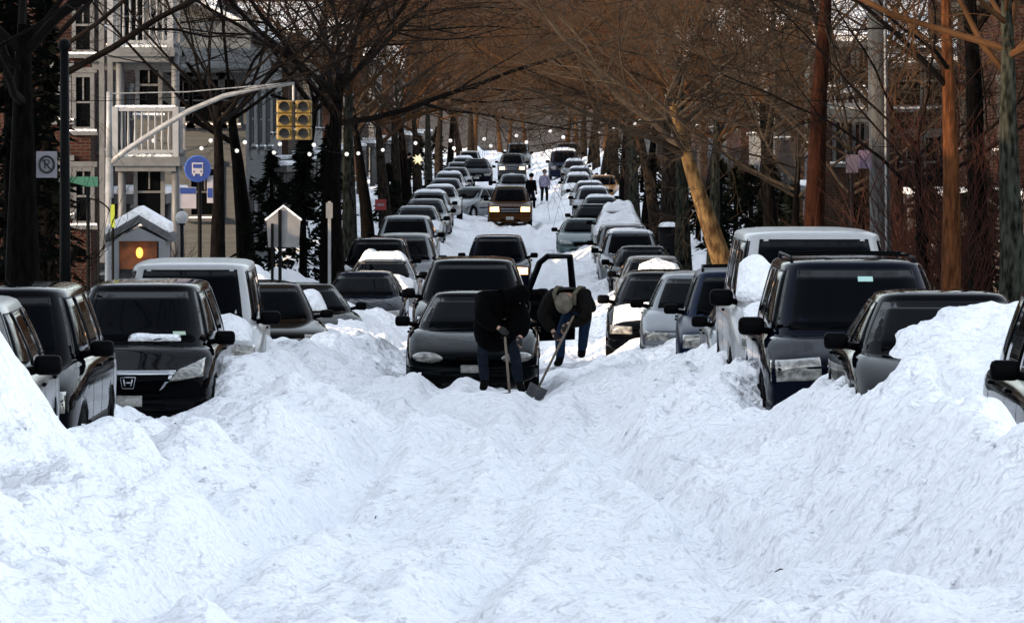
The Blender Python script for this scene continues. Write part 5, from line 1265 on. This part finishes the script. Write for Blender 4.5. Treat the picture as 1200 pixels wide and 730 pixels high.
# ------------------------------------------------------------------ people
def skin_body(name, joints, edges, m, parent, levels=2, root=0, seed=0):
    me = bpy.data.meshes.new(name); me.from_pydata([j[0] for j in joints], edges, []); o = bpy.data.objects.new(name, me); COL.objects.link(o)
    md = o.modifiers.new('skin', 'SKIN'); md.use_smooth_shade = True
    for i, j in enumerate(joints):
        sv = me.skin_vertices[0].data[i]; r = j[1]; sv.radius = r if isinstance(r, tuple) else (r, r); sv.use_root = (i == root)
    sb = o.modifiers.new('sub', 'SUBSURF'); sb.levels = levels; sb.render_levels = levels
    dg = bpy.context.evaluated_depsgraph_get(); dg.update(); m2 = bpy.data.meshes.new_from_object(o.evaluated_get(dg)); bpy.data.objects.remove(o)
    m2.materials.clear(); m2.materials.append(m); q = bpy.data.objects.new(name, m2); COL.objects.link(q); q.parent = parent; return q
SKINM = mat('skin', (.42, .24, .17), .5)
def cloth(name, col, r=.85): return mat('cloth_'+name, col, r, ior=1.12, var=.25, vscale=14, bump=.6, bscale=30)
def person(x, y, zf, J, cloths, label, rz=0., hair=(.02, .015, .012), glove=(.004, .004, .004), group=None, fingers=True):
    """J: joint positions (person faces -y before turning)"""
    root = empty('person', (x, y, zf), rz, label, 'person', group); V = {k: Vector(v) for k, v in J.items()}
    hd = (V['head']-V['neck']).normalized()
    js = [(V['pelvis'], (.15, .11)), (V['waist'], (.13, .10)), (V['chest'], (.17, .12)), (V['neck'], .055), (V['head']-hd*.02, (.078, .085)), (V['head']+hd*.09, (.072, .09)), (V['head']+hd*.125, .045)]
    ed = [(0, 1), (1, 2), (2, 3), (3, 4), (4, 5), (5, 6)]
    for s_ in 'LR':
        b = len(js); js += [(V['sh'+s_], .062), (V['el'+s_], .045), (V['wr'+s_], .030), (V['ha'+s_], (.036, .02))]; ed += [(2, b), (b, b+1), (b+1, b+2), (b+2, b+3)]
        d = (V['ha'+s_]-V['wr'+s_]).normalized(); o = d.orthogonal().normalized(); p = d.cross(o)
        if fingers:
            for f in range(4):
                c = len(js); r0 = V['ha'+s_]+o*(f-1.5)*.019; L_ = (.06, .072, .068, .052)[f]; js += [(r0+d*.02, .009), (r0+d*(.02+L_*.5)-p*.008, .0085), (r0+d*(.02+L_*.75)-p*.03, .007)]; ed += [(b+3, c), (c, c+1), (c+1, c+2)]
            c = len(js); r0 = V['wr'+s_].lerp(V['ha'+s_], .4); js += [(r0+o*.035+d*.01, .011), (r0+o*.055+d*.045-p*.01, .009)]; ed += [(b+3, c), (c, c+1)]
        b = len(js); js += [(V['hip'+s_], .085), (V['kn'+s_], .058), (V['an'+s_], .038), (V['an'+s_].lerp(V['toe'+s_], .55), (.03, .025))]; ed += [(0, b), (b, b+1), (b+1, b+2), (b+2, b+3)]
    skin_body('body', js, ed, SKINM, root)
    # face
    fw = V['face'].normalized(); sd = hd.cross(fw).normalized(); hc = V['head']+hd*.06; mb = MB()
    mb.tube([hc+fw*.085+hd*.015, hc+fw*.105-hd*.015], [.010, .016], 6); mb.build('nose', SKINM, root, smooth=True)
    for s_ in (-1, 1): MB().ball(hc+fw*.076+sd*s_*.03+hd*.02, .011, 8, 6).build('eye', SBLK, root); MB().ball(hc+sd*s_*.078, .025, 8, 6, (.5, 1, 1.2)).build('ear', SKINM, root, smooth=True)
    MB().box(hc+fw*.080-hd*.045, (.045, .012, .010)).build('mouth', mat('lips', (.3, .1, .09), .5), root)
    # trousers
    ct = cloths
    js = [(V['waist'], (.145, .115)), (V['pelvis'], (.17, .13))]; ed = [(0, 1)]
    for s_ in 'LR': b = len(js); js += [(V['hip'+s_], .105), (V['kn'+s_], .080), (V['an'+s_]+Vector((0, 0, .03)), .068)]; ed += [(1, b), (b, b+1), (b+1, b+2)]
    skin_body('trousers', js, ed, ct['trousers'], root, root=1)
    for s_ in 'LR': skin_body('boot', [(V['an'+s_]+Vector((0, 0, .14)), .062), (V['an'+s_]-Vector((0, 0, .02)), .062), (V['toe'+s_]+Vector((0, 0, .01)), (.05, .04))], [(0, 1), (1, 2)], ct['boot'], root, root=1)
    # coat
    k = ct.get('bulk', 1.); low = V['pelvis'].lerp((V['knL']+V['knR'])/2, ct.get('coatlen', .12))
    js = [(V['chest'], (.225*k, .17*k)), (V['waist'], (.20*k, .16*k)), (V['pelvis'], (.21*k, .175*k)), (low, (.20*k, .17*k)), (V['neck'].lerp(V['chest'], .25), .10)]; ed = [(0, 1), (1, 2), (2, 3), (0, 4)]
    if ct.get('hood'): js += [(V['neck'], .125), (V['head'], .135), (V['head']+hd*.08, .11)]; ed += [(4, 5), (5, 6), (6, 7)]
    for s_ in 'LR': b = len(js); js += [(V['sh'+s_], .10*k), (V['el'+s_], .078*k), (V['wr'+s_], .058*k)]; ed += [(0, b), (b, b+1), (b+1, b+2)]
    co = skin_body('coat', js, ed, ct['coat'], root, root=0)
    for s_ in 'LR':
        d = (V['ha'+s_]-V['wr'+s_]).normalized(); o = d.orthogonal().normalized(); p = d.cross(o); js = [(V['wr'+s_], .045), (V['ha'+s_], (.05, .032))]; ed = [(0, 1)]
        for f in range(4): c = len(js); r0 = V['ha'+s_]+o*(f-1.5)*.024; js += [(r0+d*.03, .014), (r0+d*.075-p*.02, .012)]; ed += [(1, c), (c, c+1)]
        c = len(js); js += [(V['wr'+s_].lerp(V['ha'+s_], .6)+o*.06+d*.03, .013)]; ed += [(1, c)]
        skin_body('glove', js, ed, mat('glove', glove, .8), root)
    if 'hat' in ct:
        hb = MB(); c = hc+hd*.045-fw*.012; Mh = Matrix((sd, fw, hd)).transposed(); b2 = MB().ball((0, 0, 0), ct.get('hatr', .125), 18, 10, (.95, 1.05, .95), jitter=ct.get('fluff', .02)); hb.add([c+Mh @ v for v in b2.v], b2.f); hb.build('hat', ct['hat'], root, smooth=True)
    else:
        hb = MB(); c = hc+hd*.035-fw*.02; Mh = Matrix((sd, fw, hd)).transposed(); b2 = MB().ball((0, 0, 0), .10, 16, 10, (.95, 1.05, 1), jitter=.02); hb.add([c+Mh @ v for v in b2.v], b2.f); hb.build('hair', mat('hair', hair, .7), root, smooth=True)
    return root
def standing(h=1.75, lean=0., stride=.12, arms='down'):
    s = h/1.75; l = lean
    return {k: (x*s, y*s, z*s) for k, (x, y, z) in dict(pelvis=(0, 0, .95), waist=(0, -.02-l*.12, 1.10), chest=(0, -.03-l*.4, 1.32-l*.08), neck=(0, -.03-l*.62, 1.50-l*.16), head=(0, -.05-l*.75, 1.60-l*.22), face=(0, -1, -.1-l),
            shL=(-.19, -.03-l*.5, 1.40-l*.12), shR=(.19, -.03-l*.5, 1.40-l*.12), elL=(-.25, -.02-l*.5, 1.13-l*.2), elR=(.25, -.02-l*.5, 1.13-l*.2), wrL=(-.24, -.12-l*.5, .90-l*.2), wrR=(.24, -.12-l*.5, .90-l*.2), haL=(-.23, -.15-l*.5, .82-l*.2), haR=(.23, -.15-l*.5, .82-l*.2),
            hipL=(-.10, 0, .90), hipR=(.10, 0, .90), knL=(-.12, -.06-stride*.5, .50), knR=(.12, -.02+stride*.3, .50), anL=(-.12, 0-stride, .10), anR=(.12, .02+stride, .10), toeL=(-.13, -.16-stride, .03), toeR=(.13, -.14+stride, .03)).items()}
C_BLK = cloth('black', (.001, .001, .0012), .95); C_JEAN = cloth('jeans', (.008, .018, .04)); C_DARKJ = cloth('dark_jacket', (.005, .0045, .004)); C_GREYHAT = cloth('grey_wool', (.11, .095, .075)); C_DK = cloth('dark_trousers', (.004, .004, .006)); C_BOOT = cloth('boot', (.004, .004, .004)); C_WJ = cloth('pale_jacket', (.20, .19, .27)); C_PINK = cloth('dull_jacket', (.10, .08, .08))
C_STR = cloth('jeans_faded', (.008, .011, .018))
# --- the shoveller in a big black coat, bent over beside the stuck sedan, back half turned to us
D = 62.0; x = X(583, D); z = gz(x, D)
zf = Z(448, D)-.12
J = dict(pelvis=(-.05, .05, .88), waist=(-.04, -.04, 1.02), chest=(.05, -.16, 1.17), neck=(.17, -.27, 1.27), head=(.24, -.33, 1.28), face=(.2, -.2, -1), shL=(-.17, -.18, 1.20), shR=(.24, -.16, 1.15), elL=(-.20, -.42, .98), elR=(.34, -.36, .93), wrL=(.02, -.52, .86), wrR=(.30, -.50, .74), haL=(.08, -.53, .82), haR=(.29, -.53, .67),
         hipL=(-.15, .05, .84), hipR=(.09, .05, .84), knL=(-.20, -.10, .47), knR=(.24, -.16, .47), anL=(-.17, .04, .10), anR=(.28, -.02, .08), toeL=(-.20, -.12, .03), toeR=(.36, -.16, .02))
p1 = person(x, D, zf, J, dict(trousers=C_STR, boot=C_BOOT, coat=C_BLK, hat=C_BLK, hood=True, bulk=1.55, coatlen=.95), 'person in a bulky black coat bending over a shovel beside the stuck sedan')
# --- the second shoveller, bent forward, grey knitted hat
D2 = 63.2; x2 = X(662, D2); zf2 = Z(430, D2)
J = dict(pelvis=(.20, .20, .80), waist=(.13, .06, .90), chest=(.03, -.16, .92), neck=(-.02, -.33, .93), head=(-.02, -.41, .90), face=(-.1, .15, -1), shL=(-.18, -.20, .95), shR=(.24, -.18, .92), elL=(-.30, -.36, .70), elR=(.28, -.42, .66), wrL=(-.16, -.48, .50), wrR=(.04, -.52, .60), haL=(-.12, -.49, .43), haR=(-.01, -.53, .54),
         hipL=(.08, .22, .76), hipR=(.30, .22, .76), knL=(-.06, .10, .42), knR=(.26, .10, .50), anL=(-.06, .26, .08), anR=(.24, .60, .18), toeL=(-.12, .10, .02), toeR=(.22, .46, .12))
C_PL = cloth('plaid', (.05, .045, .035))
p2 = person(x2, D2, zf2, J, dict(trousers=C_JEAN, boot=C_BOOT, coat=C_DARKJ, hat=C_GREYHAT, bulk=1.3, coatlen=.2, fluff=.08), 'person in a grey knitted hat, dark jacket and jeans bending low to shovel snow')
# pale straps running over the jacket
def shovel(name, label, a, b, bladedir, D_):
    a, b = Vector(a), Vector(b); o = empty(name, b, 0, label, 'shovel'); a = a-b; u = a.normalized()
    MB().tube([u*.06, a], .017, 8).build('shaft', mat('ash_wood', (.13, .10, .07), .6), o, smooth=True)
    q = u.cross(Vector((0, 1, 0))).normalized(); MB().tube([a-q*.06, a+q*.06], .017, 6).build('grip', BLACKP, o)
    mb = MB(); w_ = .13; n = q.cross(u); vs = []
    for j in range(5):
        for i in range(7):
            s_ = (i/6*2-1); t = j/4; vs.append(u*(.10-.26*t)+q*s_*w_*(1-.08*t)+n*(.05*s_*s_-.03))
    N = len(vs); vs += [v-n*.006 for v in vs]; fs = [(j*7+i, j*7+i+1, (j+1)*7+i+1, (j+1)*7+i) for j in range(4) for i in range(6)]; fs += [tuple(N+k for k in f[::-1]) for f in fs]
    ring = [i for i in range(7)]+[j*7+6 for j in range(1, 5)]+[4*7+i for i in range(5, -1, -1)]+[j*7 for j in range(3, 0, -1)]
    for k in range(len(ring)): c1, c2 = ring[k], ring[(k+1) % len(ring)]; fs.append((c1, N+c1, N+c2, c2))
    mb.add(vs, fs).build('blade', mat('shovel_blade', (.05, .05, .055), .4, .3), o, smooth=True)
shovel('snow_shovel', 'snow shovel with a wooden shaft held by the person in the grey hat', (X(672, D2), D2-.55, Z(368, D2)), (X(628, D2), D2-.50, Z(458, D2)), 0, D2)
shovel('snow_shovel', 'snow shovel with a wooden shaft held upright by the person in the black coat', (X(592, D), D-.58, Z(392, D)), (X(598, D), D-.58, Z(466, D)), 0, D)
for dx, a, b in ((-.14, 0, 0), (.16, 0, 0)):
    js = [Vector((.10+dx, -.02, 1.06)), Vector((.03+dx, -.22, 1.075)), Vector((-.02+dx*.9, -.34, 1.0)), Vector((.0+dx*.8, -.34, .84))]
    MB().tube(js, [.03, .03, .03, .025], 6).build('jacket_stripe', cloth('stripe', (.09, .08, .06)), p2, smooth=True)
# --- people far up the street
for px, py, D_, hh, cl, tr_, lb, rz in ((638, 243, 240, 1.0, C_WJ, C_DK, 'person in a pale lilac jacket and dark trousers walking up the lane', 3.0), (622, 236, 228, 1.0, C_BLK, C_DK, 'person in black beside the copper SUV', 2.6), (479, 220, 270, 1.0, C_BLK, C_DK, 'person in dark clothes on the left pavement under the star, left one', .5), (487, 219, 280, 1.0, C_BLK, C_DK, 'person in dark clothes on the left pavement under the star, right one', 2.9)):
    x_ = X(px, D_); zz = gz(x_, D_); person(x_, D_, zz-.02, standing(1.72 if D_ != 240 else 1.68), dict(trousers=tr_, boot=C_BOOT, coat=cl, hat=C_BLK if cl is C_BLK else C_PINK, coatlen=.2), lb, rz=rz, fingers=False)
for o in list(bpy.data.objects):
    if '_L' in o: del o['_L']
